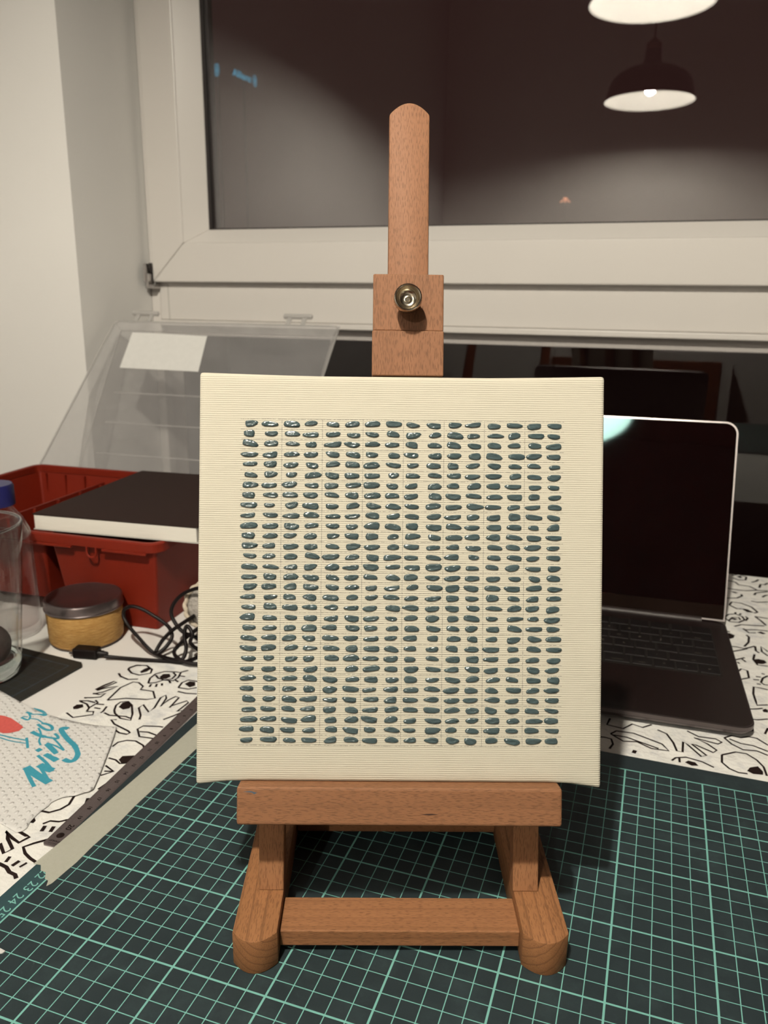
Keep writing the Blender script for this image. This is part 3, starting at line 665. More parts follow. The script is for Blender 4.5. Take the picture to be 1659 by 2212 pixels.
# ------------------------------------------------------------------ drinking glass with a dark ball
gb = gz(-41, 1458, -0.12)
gl = empty('drinking_glass', (gb.x, gb.y, -0.12), (0, 0, 0), 'clear drinking glass cut by the left picture edge, on the small mat', 'glass')
bm = bmesh.new(); GH = 13.4
lathe(bm, [(3.36, 1.24), (4.55, GH - .1), (4.48, GH), (4.36, GH - .1), (3.92, 9), (3.17, 2.2), (3.08, 1.64), (3.36, 1.24)], 56)
build('body', bm, THIN, gl, smooth=50)
bm = bmesh.new(); lathe(bm, [(4.28, GH - .12), (4.34, GH + .03), (4.46, GH + .07), (4.56, GH + .0), (4.58, GH - .14), (4.44, GH - .2), (4.28, GH - .12)], 56); build('lip', bm, pane('glass_lip', 0.22, (0.85, 0.86, 0.86)), gl, smooth=60)
bm = bmesh.new(); lathe(bm, [(0, .02), (2.7, 0.02), (3.08, 0.2), (3.25, 0.62), (3.33, 1.2), (3.05, 1.62), (2.75, 1.5), (2.2, 1.28), (0, 1.22)], 56); build('thick_base', bm, GLASS, gl, smooth=50)
bm = bmesh.new()
lathe(bm, [(0, -1.8)] + [(1.8 * math.cos(R_(a)), 1.8 * math.sin(R_(a))) for a in range(-75, 90, 15)] + [(0, 1.8)], 28)
tag(build('felt_ball', bm, plain('dark_felt', (0.045, 0.026, 0.022), 0.9, 0, 0.2, 0.3, 4, 0.05, 14), None, loc=(gb.x + 1.5, gb.y - .25, 3.0), smooth=180), 'dark brown grey ball inside the drinking glass', 'ball')

# ------------------------------------------------------------------ bottle with blue cap
bt = empty('bottle', (-27.75, 4.1, TZ), (0, 0, 0), 'clear bottle with a blue screw cap behind the glass', 'bottle')
bm = bmesh.new(); lathe(bm, [(0, 0), (2.6, 0), (2.95, .4), (3.0, 1.2), (3.0, 9.0), (2.85, 10.2), (2.35, 11.4), (1.7, 12.3), (1.55, 12.6), (1.55, 14.2), (1.4, 14.2), (1.4, 12.5), (2.2, 11.2), (2.7, 10), (2.85, 9), (2.85, 1), (0, .4)], 40)
build('body', bm, PET, bt, smooth=50)
bm = bmesh.new(); NR = 48
prof = [(1.86, 12.75), (1.86, 14.5), (1.75, 14.72), (0, 14.75)]
vs = lathe(bm, prof, NR)
for v_ in vs:
    a = math.atan2(v_.co.y, v_.co.x)
    if v_.co.z < 14.6 and Vector((v_.co.x, v_.co.y)).length > 1: k_ = 1 + 0.012 * math.cos(a * 24); v_.co.x *= k_; v_.co.y *= k_
build('screw_cap', bm, plain('blue_plastic', (0.009, 0.010, 0.085), 0.4), bt, smooth=35)

# ------------------------------------------------------------------ straw-wrapped tin
jr = empty('tin_jar', (-19.75, 5.55, TZ), (0, 0, 0), 'round tin wrapped in golden straw with a grey metal lid', 'jar')
t = NT('straw_wrap'); v = t.coord(); x, y, z = t.xyz(v)
an = t.math('MULTIPLY', t.math('ARCTAN2', y, x), 3.5)
fb = t.noise(t.comb(t.math('MULTIPLY', an, 0.5), t.math('MULTIPLY', z, 9.0), t.math('MULTIPLY', an, 0.3)), 2.0, 5, 0.65, 0.6)
c = t.ramp(fb, [(0.25, (0.24, 0.10, 0.022)), (0.5, (0.50, 0.27, 0.075)), (0.75, (0.74, 0.48, 0.20))])
t.bsdf(c, 0.6, 0, 0.3, t.bump(fb, 0.12, 0.8)); STRAW = t.m
bm = bmesh.new(); lathe(bm, [(0, 0.12), (3.2, 0.12), (3.36, .35), (3.46, 3.3), (3.4, 3.38), (0, 3.38)], 56); build('straw_body', bm, STRAW, jr, smooth=50)
bm = bmesh.new(); lathe(bm, [(0, 0), (3.15, 0), (3.28, .1), (3.28, .22), (0, .22)], 48); build('base_rim', bm, plain('dark_base', (0.05, 0.03, 0.025), .5), jr, smooth=40)
TIN = plain('tin_lid', (0.20, 0.165, 0.165), 0.30, 0.9, 0.5, 0.1, 1.5)
bm = bmesh.new(); lathe(bm, [(0, 3.36), (3.5, 3.36), (3.58, 3.42), (3.6, 3.5), (3.52, 3.58), (3.52, 4.22), (3.44, 4.36), (3.3, 4.4), (3.2, 4.34), (0, 4.34)], 56); build('lid', bm, TIN, jr, smooth=40)

# ------------------------------------------------------------------ red organiser box, open clear lid
BW, BD, BH = 35.2, 27.2, 8.95
ob_ = empty('organiser_box', (-49.6, 33.5, TZ), (0, 0, R_(3.0)), 'open red plastic organiser box with compartments and a clear lid', 'box')
# local: x along the hinge, y = -depth .. 0, z up
H = BH - TZ
def tub(x0, x1, zb, name, dr=0.75):
    bm = bmesh.new()
    def ring(x0_, x1_, y0_, y1_, z_): return [bm.verts.new(p) for p in ((x0_, y0_, z_), (x1_, y0_, z_), (x1_, y1_, z_), (x0_, y1_, z_))]
    y0, y1 = -BD + .55, -.55; th = .22
    a = ring(x0, x1, y0, y1, H - .9); b = ring(x0 + dr, x1 - dr, y0 + dr, y1 - dr, zb)
    c_ = ring(x0 + th, x1 - th, y0 + th, y1 - th, H - .9); d_ = ring(x0 + dr + th, x1 - dr - th, y0 + dr + th, y1 - dr - th, zb + th)
    for A, Bq in ((a, b), (d_, c_)):
        for i in range(4): bm.faces.new((A[i], A[(i + 1) % 4], Bq[(i + 1) % 4], Bq[i]))
    for i in range(4): bm.faces.new((a[i], c_[i], c_[(i + 1) % 4], a[(i + 1) % 4]))
    bm.faces.new(b); bm.faces.new(d_)
    bm.normal_update()
    me_edges = [e for e in bm.edges if abs(e.verts[0].co.z - e.verts[1].co.z) > 1]
    bmesh.ops.bevel(bm, geom=me_edges, offset=.32, segments=4, affect='EDGES', profile=.5)
    return build(name, bm, RED, ob_, smooth=30)
XS = 22.6
tub(XS + .4, BW - .6, 0.0, 'right_tub', .9); tub(.6, XS - 0.3, 1.9, 'left_tub', .9)
# rim: rounded-corner frame with a turned-down lip, and the web between the tubs
def rrect(x0, x1, y0, y1, r, n=6):
    out = []
    for cx, cy_, a0 in ((x1 - r, y1 - r, 0), (x0 + r, y1 - r, 90), (x0 + r, y0 + r, 180), (x1 - r, y0 + r, 270)):
        for k in range(n + 1): a = R_(a0 + 90 * k / n); out.append((cx + r * math.cos(a), cy_ + r * math.sin(a)))
    return out
bm = bmesh.new()
secs = [(0.62, H - .95, .9), (-.02, H - .9, 1.5), (0, H - .12, 1.5), (.15, H, 1.4), (.5, H, 1.1), (.62, H - .12, 1.0), (.62, H - .95, .9)]
rings = [[bm.verts.new((p[0], p[1], z_)) for p in rrect(i_, BW - i_, -BD + i_, -i_, r_)] for i_, z_, r_ in secs]
for A, Bq in zip(rings, rings[1:]):
    for i in range(len(A)): bm.faces.new((A[i], A[(i + 1) % len(A)], Bq[(i + 1) % len(A)], Bq[i]))
build('rim', bm, RED, ob_, smooth=35)
build('web', B(XS - .4, XS + .55, -BD + .4, -.4, H - .95, H - .75), RED, ob_)
build('web_wall', B(XS + .3, XS + .5, -BD + .4, -.4, H - .95, H - .1), RED, ob_)
# front ledge and latch loop
build('rim_ledge', B(3, XS - 1.0 + 4.2, -BD - .22, -BD + .1, H - 1.15, H - .92), RED, ob_, bevel=.05)
build('rim_ledge', B(XS + 6.6, BW - 1.2, -BD - .22, -BD + .1, H - 1.15, H - .92), RED, ob_, bevel=.05)
bm = bmesh.new(); lx = XS + 5.4
tube(bm, spline([(lx - .52, -BD - .05, H - .9), (lx - .5, -BD - .08, H - 1.5), (lx - .25, -BD - .1, H - 1.85), (lx + .25, -BD - .1, H - 1.85), (lx + .5, -BD - .08, H - 1.5), (lx + .52, -BD - .05, H - .9)], 5), .11, 8)
build('latch_loop', bm, RED, ob_, smooth=60)
# dividers with slots in the left tub
dv_ = build('divider', B(10.9, 11.1, -BD + 1.0, -1.0, 2.3, H - 1.6), RED, ob_)
for k in range(6):
    yk = -BD + 4 + k * 4.2
    build('divider_slot', B(11.1, 11.45, yk, yk + .28, 2.3, H - 1.7), RED, ob_)
for k in range(3): build('wall_rib', B(2 + k * 3.0, 2.2 + k * 3.0, -1.2, -.9, 2.4, H - 1.0), RED, ob_)
# the lid, standing open and leaning back: rim plane from the hinge, shallow tray behind it
th = R_(43); ld = empty('lid'); ld.parent = ob_; ld.location = Vector((0.45, 0.0, H - .02)) * S; ld.rotation_euler = (th, 0, 0)
LW_, LH, LD = 36.4, 27.0, 2.4         # local x, y up the lid, -z = away
def lidpart(name, bm, m, **kw):
    o = build(name, bm, m, ld, **kw); return o
# panel: set back further at the hinge than at the free edge
QB = [Vector(p) for p in ((2.9, .9, -4.2), (LW_ - .5, .9, -4.2), (LW_ - 1.0, LH - 1.0, -.95), (1.0, LH - 1.0, -.95))]
RB = [Vector(p) for p in ((0, 0, 0), (LW_, 0, 0), (LW_, LH, 0), (0, LH, 0))]
def PP(u, v, d=0.0):
    p = (QB[0] * (1 - u) + QB[1] * u) * (1 - v) + (QB[3] * (1 - u) + QB[2] * u) * v
    return p + Vector((0, 0, d))
def quad(name, pts, m, th_=.12):
    bm = bmesh.new(); bm.faces.new([bm.verts.new(p) for p in pts]); o = lidpart(name, bm, m)
    s2 = o.modifiers.new('t', 'SOLIDIFY'); s2.thickness = th_ * S; return o
for i in range(4): quad('lid_side', (RB[i], RB[(i + 1) % 4], QB[(i + 1) % 4], QB[i]), LID)
quad('lid_panel', QB, LIDP)
bm = bmesh.new()
tube(bm, [(0, 0, 0), (0, LH - .6, 0), (.6, LH, 0), (LW_ - .6, LH, 0), (LW_, LH - .6, 0), (LW_, 0, 0)], .13, 6); lidpart('lid_rim', bm, LIDEDGE, smooth=60)
bm = bmesh.new()
tube(bm, [p + Vector((0, 0, .05)) for p in (QB[0], QB[3], QB[2], QB[1])], .1, 6); lidpart('lid_edge', bm, LIDEDGE, smooth=60)
for v1 in (.16, .36, .56):
    bm = bmesh.new(); tube(bm, [PP(.06, v1, .04), PP(.94, v1, .04)], .09, 6); lidpart('lid_rib', bm, LIDEDGE)
for xk in (4.6, 29.6):
    bm = bmesh.new()
    box(bm, xk - 1.5, xk - .8, LH, LH + 1.6, -.15, .1); box(bm, xk + .8, xk + 1.5, LH, LH + 1.6, -.15, .1); box(bm, xk - 2.2, xk + 2.2, LH + 1.5, LH + 2.1, -.35, .25)
    lidpart('clip', bm, LIDEDGE, bevel=.08)
quad('label_sticker', [PP(*k_, .14) for k_ in ((.052, .728), (.437, .722), (.432, .972), (.062, .985))], plain('paper_label', (0.70, 0.69, 0.665), .8), .03)

# ------------------------------------------------------------------ black sketchbook lying on the box
bk_ = empty('sketchbook', (-27.3, 8.25, BH + .02), (0, 0, R_(5.5)), 'black sketchbook with cream page edges lying on the red box', 'book')
t = NT('page_edges'); v = t.coord(); x, y, z = t.xyz(v)
pg = t.noise(t.comb(t.math('MULTIPLY', x, .25), t.math('MULTIPLY', y, .25), t.math('MULTIPLY', z, 14)), 1.5, 4, .7)
t.bsdf(t.mix(pg, (0.66, 0.62, 0.55, 1), (0.86, 0.83, 0.76, 1)), .9, 0, .1, t.bump(pg, .03, .6)); PAGES = t.m
COVER = plain('black_cover', (0.020, 0.0105, 0.0085), 0.75, 0, 0.12, 0.12, 1, .01, 12)
build('page_block', B(.12, 17.5, 0, 20.4, .09, 1.5), PAGES, bk_, bevel=.06)
build('front_cover', B(0, 17.7, -.06, 20.6, 1.5, 1.62), COVER, bk_, bevel=.04)
build('back_cover', B(0, 17.7, -.06, 20.6, 0, .10), plain('grey_cover', (0.5, 0.48, 0.44), .7), bk_, bevel=.03)

# ------------------------------------------------------------------ USB cable
cab = empty('usb_cable', (-15, 4, TZ), (0, 0, 0), 'black USB cable in loose coils with its plug towards the tin', 'cable')
def C(px, py, Y=None, z=None):
    p = gy(px, py, Y) if Y is not None else gz(px, py, z); return p - Vector((-15, 4, TZ))
zt = TZ + .2
path = [C(226, 1418, z=zt + .15), C(260, 1421, z=zt), C(310, 1425, z=zt), C(360, 1428, z=zt), C(395, 1430, z=zt), C(425, 1420, z=zt), C(450, 1400, z=zt + .5),
        C(425, 1378, Y=5.5), C(395, 1365, Y=5.6), C(375, 1340, Y=5.8), C(370, 1318, Y=6.0), C(382, 1295, Y=6.2), C(405, 1278, Y=6.3), C(435, 1272, Y=6.0), C(455, 1300, Y=5.6), C(440, 1345, Y=5.2),
        C(408, 1372, Y=4.9), C(385, 1395, Y=4.6), C(376, 1408, Y=4.2), C(382, 1420, Y=3.6), C(400, 1430, z=zt + .3), C(424, 1434, z=zt + .2), C(455, 1432, z=zt + .2),
        C(440, 1412, z=zt + .5), C(412, 1390, Y=4.6), C(416, 1370, Y=4.8), C(404, 1352, Y=5.0), C(398, 1372, Y=4.6), C(402, 1402, Y=4.2), C(392, 1425, z=zt + .4),
        C(365, 1423, z=zt + .3), C(335, 1412, z=zt + .2), C(318, 1398, Y=4.2), C(300, 1378, Y=4.6), C(280, 1355, Y=5.0), C(268, 1335, Y=5.3), C(268, 1318, Y=5.5), C(282, 1310, Y=5.6), C(305, 1315, Y=5.7), C(335, 1332, Y=5.8), C(358, 1348, Y=5.8),
        C(369, 1362, Y=5.5), C(371, 1378, Y=5.2), C(358, 1398, Y=4.6), C(340, 1412, z=zt + .3), C(338, 1405, Y=4.3), C(352, 1382, Y=4.9), C(372, 1362, Y=5.3), C(392, 1348, Y=5.6), C(420, 1330, Y=5.8)]
bm = bmesh.new(); tube(bm, spline(path, 7), .175, 8); build('cord', bm, BLACKP, cab, smooth=60)
p0, p1 = C(206, 1417, z=zt + .12), C(232, 1419, z=zt + .12); dx = (p1 - p0); ya = math.atan2(dx.y, dx.x)
pa = C(165, 1412, z=zt)
bm = bmesh.new(); box(bm, -.1, 2.2, -.58, .58, 0, .9); build('plug_body', bm, BLACKP, cab, loc=pa + Vector((0, 0, -.2)), rot=(0, 0, ya), bevel=.14)
bm = bmesh.new(); tube(bm, [(2.0, 0, .4), (2.3, 0, .4), (2.35, 0, .4), (2.6, 0, .4), (2.65, 0, .4), (3.0, 0, .4)], [.36, .34, .3, .3, .26, .22], 10); build('strain_relief', bm, BLACKP, cab, loc=pa + Vector((0, 0, -.2)), rot=(0, 0, ya), smooth=40)
bm = bmesh.new(); box(bm, -.55, 0, -.3, .3, .22, .52); build('metal_connector', bm, STEEL, cab, loc=pa + Vector((0, 0, -.2)), rot=(0, 0, ya), bevel=.04)

# ------------------------------------------------------------------ lace-edged pouch half behind the canvas
pc = gy(452, 1308, 7.2)
po = empty('lace_pouch', pc, (R_(68), 0, R_(18)), 'small grey mesh pouch with a lace edge peeping out left of the canvas', 'pouch')
bm = bmesh.new(); lathe(bm, [(0, .55), (1.0, .5), (1.7, .3), (2.05, 0), (1.7, -.3), (0, -.5)], 28)
build('mesh_bag', bm, plain('grey_organza', (0.33, 0.30, 0.27), .6, 0, .4, .5, 2.2, .25, 2.5), po, smooth=180)
bm = bmesh.new()
pts = []
for k in range(96):
    a = 2 * math.pi * k / 96; rr = 2.2 + .06 * math.cos(16 * a); pts.append((rr * math.cos(a), rr * math.sin(a), .05 * math.sin(16 * a)))
tube(bm, pts, .2, 7, closed=True); build('lace_edge', bm, plain('ecru_lace', (0.62, 0.53, 0.42), .9, 0, .1, .25, 9, .15, 9), po, smooth=60)

# ------------------------------------------------------------------ laptop
LWD, LDP = 30.4, 21.2
lp = empty('laptop', (38.95, 7.35, TZ), (0, 0, R_(2.4)), 'open dark grey laptop with a black screen behind the canvas', 'laptop')
GREY = plain('space_grey', (0.0125, 0.0058, 0.005), 0.45, 0.3, 0.5, 0.05, .5)
EDGE = plain('machined_edge', (0.40, 0.36, 0.35), 0.32, 0.8, 0.5, 0.05)
KEYM = plain('key_black', (0.004, 0.002, 0.002), 0.6, 0, .3); LEG = plain('key_legend', (0.15, 0.125, 0.10), .6)
BH0, BH1 = .12, 1.12
def rr2(x0, x1, y0, y1, r): return rrect(x0, x1, y0, y1, r, 6)
bm = bmesh.new(); rg = []
for i_, z_, r_ in ((1.0, BH0, .9), (.25, BH0 + .3, 1.1), (0.0, BH0 + .62, 1.2), (0, BH1, 1.2)):
    rg.append([bm.verts.new((p[0], p[1], z_)) for p in rr2(-LWD + i_, -i_, i_, LDP - i_, r_)])
for A, Bq in zip(rg, rg[1:]):
    for i in range(len(A)): bm.faces.new((A[i], A[(i + 1) % len(A)], Bq[(i + 1) % len(A)], Bq[i]))
bm.faces.new(list(reversed(rg[0]))); bm.faces.new(rg[-1])
base = build('base', bm, GREY, lp, smooth=30)
bm = bmesh.new(); rg = []
for i_, z_ in ((0.16, BH0 + .36), (-.015, BH0 + .66), (-.015, BH1 - .03), (.10, BH1 + .012)): rg.append([bm.verts.new((p[0], p[1], z_)) for p in rr2(-LWD + i_, -i_, i_, LDP - i_, 1.2)])
for A, Bq in zip(rg, rg[1:]):
    for i in range(len(A)): bm.faces.new((A[i], A[(i + 1) % len(A)], Bq[(i + 1) % len(A)], Bq[i]))
build('edge_band', bm, plain('base_edge', (0.15, 0.125, 0.125), 0.38, 0.8, 0.5, 0.05), lp, smooth=30)
for fx in (-3, -LWD + 3):
    for fy in (3, LDP - 3):
        bm = bmesh.new(); lathe(bm, [(0, 0), (.8, 0), (.9, BH0 + .05), (0, BH0 + .05)], 16, (fx, fy, 0)); build('foot', bm, GASKET, lp)
KX1, KX0, KY0, KY1 = -1.45, -LWD + 1.45, 8.35, 18.9
build('keyboard_well', B(KX0, KX1, KY0, KY1, BH1, BH1 + .012), plain('well', (0.007, 0.004, 0.003), .6), lp)
build('trackpad', B(-LWD / 2 - 6.7, -LWD / 2 + 6.7, .6, 8.05, BH1, BH1 + .015), plain('trackpad_grey', (0.0145, 0.007, 0.006), .4, .3), lp, bevel=.01)
bm = bmesh.new(); pitch = 1.9; rowh = (KY1 - KY0 - .1) / 6
rows = [[('esc', 1.5)] + [('F%d' % i, None) for i in range(1, 13)] + [('del', None)],
        [(c_, 1) for c_ in '`1234567890-='] + [('delete', 1.5)], [('tab', 1.5)] + [(c_, 1) for c_ in 'QWERTYUIOP[]\\'],
        [('caps', 1.75)] + [(c_, 1) for c_ in "ASDFGHJKL;'"] + [('return', 1.75)], [('shift', 2.25)] + [(c_, 1) for c_ in 'ZXCVBNM,./'] + [('shift', 2.25)],
        [('fn', 1), ('ctrl', 1), ('opt', 1), ('cmd', 1.25), ('', 5.25), ('cmd', 1.25), ('opt', 1), ('<', 1), ('^', 1), ('>', 1)]]
kmesh = {}
W_ = KX1 - KX0 - .1
for ri, row in enumerate(rows):
    y1 = KY1 - .05 - ri * rowh; y0 = y1 - rowh + .2
    un = [w_ if w_ else (W_ / pitch - 1.5) / 13 for _, w_ in row]; tot = sum(un); xk = KX0 + .05
    for (nm, _), u_ in zip(row, un):
        ww = W_ * u_ / tot; key = round(ww, 3), ri == 0
        if key not in kmesh:
            bm2 = bmesh.new(); box(bm2, 0.1, ww - .1, 0, (y1 - y0), 0, .09); ko = build('key', bm2, KEYM, lp, bevel=.04, bseg=1); kmesh[key] = ko.data
        else:
            ko = bpy.data.objects.new('key', kmesh[key]); link(ko, lp)
        ko.location = Vector((xk, y0, BH1 + .012)) * S
        if len(nm) == 1 and nm.strip():
            tmp = text_mesh('legend', nm, .42, LEG, ko, (ww * .5, (y1 - y0) * .5, .094))
        elif nm in ('delete', 'return', 'shift', 'cmd', 'opt', 'tab', 'fn', 'ctrl'):
            full = {'cmd': 'command', 'opt': 'option', 'ctrl': 'control'}.get(nm, nm)
            tmp = text_mesh('legend', full, .24, LEG, ko, (ww * .5, (y1 - y0) * .3, .094))
        xk += ww
# screen half, leaning back
SL = R_(66.8)
sc = empty('screen_half'); sc.parent = lp; sc.location = Vector((0, LDP - .35, BH1 - .05)) * S; sc.rotation_euler = (SL - 0.0, 0, 0)
# local: x left/right, y up the screen, z towards the viewer
SH = 20.45
pr = [(-LWD + .02, .2), (-.02, .2)] + [(p[0], p[1]) for p in rrect(-LWD, 0, 2, SH, 1.25, 8) if p[1] > 10]
bm = bmesh.new(); prism(bm, pr, -.42, 0.0); build('lid_shell', bm, EDGE, sc, smooth=30)
pr2 = [(-LWD + .16, .5), (-.16, .5)] + [(p[0], p[1]) for p in rrect(-LWD + .16, -.16, 2, SH - .16, 1.12, 8) if p[1] > 10]
bm = bmesh.new(); prism(bm, pr2, -.02, .03)
t = NT('screen_glass'); t.bsdf((0.004, 0.0012, 0.0012), 0.03, 0, 0.36, None, Specular_Tint=(0.5, 0.9, 0.95, 1)); build('display', bm, t.m, sc, smooth=30)
build('chin', B(-LWD + .2, -.2, .35, 1.75, .03, .045), plain('chin_grey', (0.006, 0.003, 0.002), .9, 0, .05), sc)
bm = bmesh.new(); tube(bm, [(-LWD + 2.2, .05, -.05), (-2.2, .05, -.05)], .42, 12); build('hinge_bar', bm, plain('hinge_dark', (0.02, 0.013, 0.012), .5), sc, smooth=50)

# ------------------------------------------------------------------ easel
YAW = R_(19.4); OE = Vector((20.50, -21.79, 0))
es = empty('tabletop_easel', OE, (0, 0, YAW), 'small beech tabletop easel holding the canvas on the cutting mat', 'easel')
WX = wood('beech_across', 'x', seed=1.0, ringdark=0.35)
WXf = wood('beech_ledge', 'x', (0.275, 0.128, 0.064), seed=4.0, ringdark=0.2, ring=.8)
WY = wood('beech_deep', 'y', (0.31, 0.14, 0.060), seed=2.0, pith=(5.2, -4.2), ring=.42, ringdark=0.7)
WY2 = wood('beech_deep_light', 'y', (0.31, 0.14, 0.060), seed=6.0, pith=(-4.9, -3.6), ring=.42, ringdark=0.7)
WU = wood('beech_upright', 'y', (0.31, 0.145, 0.068), seed=3.0, pith=(2, -9), ring=.9, ringdark=.15)
WM = wood('beech_mast', 'y', (0.255, 0.120, 0.063), seed=9.0, pith=(1, -14), ring=1.3, ringdark=.1)
def rail(x0, x1, m):
    bm = bmesh.new(); cx, hw = (x0 + x1) / 2, (x1 - x0) / 2; n = 12
    arc = [(cx + hw * math.sin(R_(-90 + 180 * k / n)), 0.66 * (1 - math.cos(math.asin(math.sin(R_(-90 + 180 * k / n)))))) for k in range(n + 1)]
    arc = [(x_, 0.66 * (((x_ - cx) / hw) ** 2)) for x_, _ in arc]
    prism(bm, arc + [(x1, 13.6), (x0, 13.6)], 0.0, 1.9)
    return build('foot_rail', bm, m, es, bevel=.09, smooth=30)
rail(-8.05, -5.88, WY); rail(6.02, 8.25, WY2)
build('crossbar', B(-5.88, 6.02, 1.32, 3.6, .45, 1.35), WX, es, bevel=.06)
build('crossbar', B(-5.88, 6.02, 10.0, 12.3, .45, 1.35), WX, es, bevel=.06)
LEAN = R_(90 - 15.3); sl, cl = math.sin(R_(15.3)), math.cos(R_(15.3))
PC = (-0.05, 5.86, 18.1)
def lb(name, bm, m, **kw): return build(name, bm, m, es, loc=PC, rot=(LEAN, 0, 0), **kw)
def upright(x0, x1):
    bm = bmesh.new(); zt_ = 1.9
    u = lambda w_: (zt_ - PC[2] - w_ * sl) / cl
    w0, w1 = -1.9, -2.9
    vs = [(x0, u(w0), w0), (x1, u(w0), w0), (x1, 5.0, w0), (x0, 5.0, w0), (x0, u(w1), w1), (x1, u(w1), w1), (x1, 5.0, w1), (x0, 5.0, w1)]
    V = [bm.verts.new(p) for p in vs]
    for f in ((0, 1, 2, 3), (7, 6, 5, 4), (0, 4, 5, 1), (1, 5, 6, 2), (2, 6, 7, 3), (3, 7, 4, 0)): bm.faces.new([V[i] for i in f])
    return lb('upright', bm, WU, bevel=.07)
upright(-7.13, -5.84); upright(6.02, 7.34)
lb('frame_crossbar', B(-5.84, 6.02, 3.0, 5.0, -2.9, -1.9), WX, bevel=.06)
lb('frame_crossbar', B(-5.84, 6.02, -11.6, -10.2, -2.9, -1.9), WX, bevel=.06)
bm = bmesh.new(); box(bm, -7.85, 7.91, -11.85, -9.99, -1.9, .8)
led = lb('ledge', bm, WXf, bevel=.14, bseg=3)
bm = bmesh.new()
polyfill(bm, [(-7.55, -10.22, .803), (-7.15, -10.18, .803), (-6.85, -10.26, .803), (-7.0, -10.34, .803), (-7.1, -10.26, .803)])
build('paint_smudge', bm, plain('smudge', (0.06, 0.09, 0.13), .6), led)
bm = bmesh.new(); polyfill(bm, [(1.05, -11.27, .803), (1.45, -11.30, .803), (1.95, -11.26, .803), (1.6, -11.22, .803), (1.3, -11.23, .803)])
build('grain_mark', bm, plain('dark_grain', (0.035, 0.010, 0.005), .7), led)
# mast with rounded top
bm = bmesh.new(); mx0, mx1 = -.76, 1.34; mc, mw = (mx0 + mx1) / 2, (mx1 - mx0) / 2; n = 14
top = []
for k in range(n + 1):
    xx = mx1 - (mx1 - mx0) * k / n; top.append((xx, 24.55 - .62 * ((xx - mc) / mw) ** 2))
prism(bm, [(mx0, -9.9), (mx1, -9.9)] + top, -2.88, -1.92)
lb('mast', bm, WM, bevel=.10, smooth=30)
# clamp: two glued pieces, lower one slightly proud
lb('clamp_block', B(-1.5, 2.02, 12.36, 15.2, -1.9, -.36), WM, bevel=.07)
clo = lb('clamp_lip', B(-1.53, 2.03, 10.12, 12.35, -1.9, -.24), wood('beech_lip', 'y', (0.255, 0.120, 0.063), seed=14.0, pith=(1, -14), ring=1.3, ringdark=.1), bevel=.05)
bm = bmesh.new()
prof = [(0, -.36), (.22, -.36), (.22, .25), (.5, .28), (.58, .35), (.62, .42), (.62, .80), (.60, .86), (.56, .89), (.52, .86), (.46, .62), (.33, .48), (.18, .44), (.12, .46), (.09, .43), (0, .43)]
vs = lathe(bm, prof, 60)
for v_ in vs:
    a = math.atan2(v_.co.y, v_.co.x)
    if .36 < v_.co.z < .83 and Vector((v_.co.x, v_.co.y)).length > .6: k_ = 1 + .018 * math.cos(a * 30); v_.co.x *= k_; v_.co.y *= k_
for v_ in vs: v_.co = Vector((v_.co.x * 1.1 + .2, v_.co.y * 1.1 + 13.72, v_.co.z))
lb('brass_knob', bm, plain('nickel_brass', (0.60, 0.53, 0.42), .2, 1.0), smooth=35)

# ------------------------------------------------------------------ canvas
cv_loc = Vector(OE) + Matrix.Rotation(YAW, 3, 'Z') @ Vector(PC)
cvrot = (Matrix.Rotation(YAW, 3, 'Z') @ Matrix.Rotation(LEAN, 3, 'X')).to_euler()
t = NT('primed_canvas'); v = t.coord(); x, y, z = t.xyz(v)
wv = t.math('MULTIPLY', t.noise(t.comb(t.math('MULTIPLY', x, .35), y, z), 2.2, 3, .6), 2.6)
rib = t.math('SINE', t.math('ADD', t.math('MULTIPLY', y, 2 * math.pi / .107), wv))
fine = t.noise(v, 14, 3, .6)
rib = t.math('MULTIPLY', rib, t.ramp(t.noise(v, .55, 3, .6), [(.3, .25), (.65, .9)]))
lump = t.ramp(t.noise(t.comb(x, t.math('MULTIPLY', y, 1.6), z), 5, 5, .75), [(.62, 0.0), (.72, 1.0)])
ht = t.math('ADD', t.math('ADD', rib, t.math('MULTIPLY', fine, .7)), t.math('MULTIPLY', lump, .8))
# pencil grid: 2 cm columns, 5 mm rows
KU = 0.02282
br1 = t.ramp(t.noise(v, 9, 3, .7), [(.38, 0.0), (.55, 1.0)])
def near(c_, c0, hw): return t.math('LESS_THAN', t.math('ABSOLUTE', t.math('SUBTRACT', c_, c0)), hw)
u0, u1, xa, xb = -8.19, 7.87, -7.95, 8.0
rowd = t.math('SUBTRACT', y, u0); pr_ = (u1 - u0) / 32
yj = t.math('ADD', rowd, t.math('MULTIPLY', t.math('SUBTRACT', t.noise(t.comb(t.math('MULTIPLY', x, .7), t.math('MULTIPLY', y, .8), 0.0), 1.0, 1), .5), .06))
hl = gridline(t, yj, pr_, 0.013); hl = t.math('MULTIPLY', hl, t.math('MULTIPLY', t.math('GREATER_THAN', y, u0 - .05), t.math('LESS_THAN', y, u1 + .05)))
hl = t.math('MULTIPLY', hl, t.math('MULTIPLY', t.math('GREATER_THAN', x, xa), t.math('LESS_THAN', x, xb)))
vl = gridline(t, t.math('SUBTRACT', x, (604 - 863.5) * KU), 1.998, 0.012); vl = t.math('MULTIPLY', vl, t.math('MULTIPLY', t.math('GREATER_THAN', x, xa + .5), t.math('LESS_THAN', x, xb - .5)))
vl = t.math('MULTIPLY', vl, t.math('MULTIPLY', t.math('GREATER_THAN', y, u0), t.math('LESS_THAN', y, u1)))
front = t.math('GREATER_THAN', z, -.12)
pen = t.math('MULTIPLY', t.math('MULTIPLY', t.math('MAXIMUM', hl, vl), front), br1)
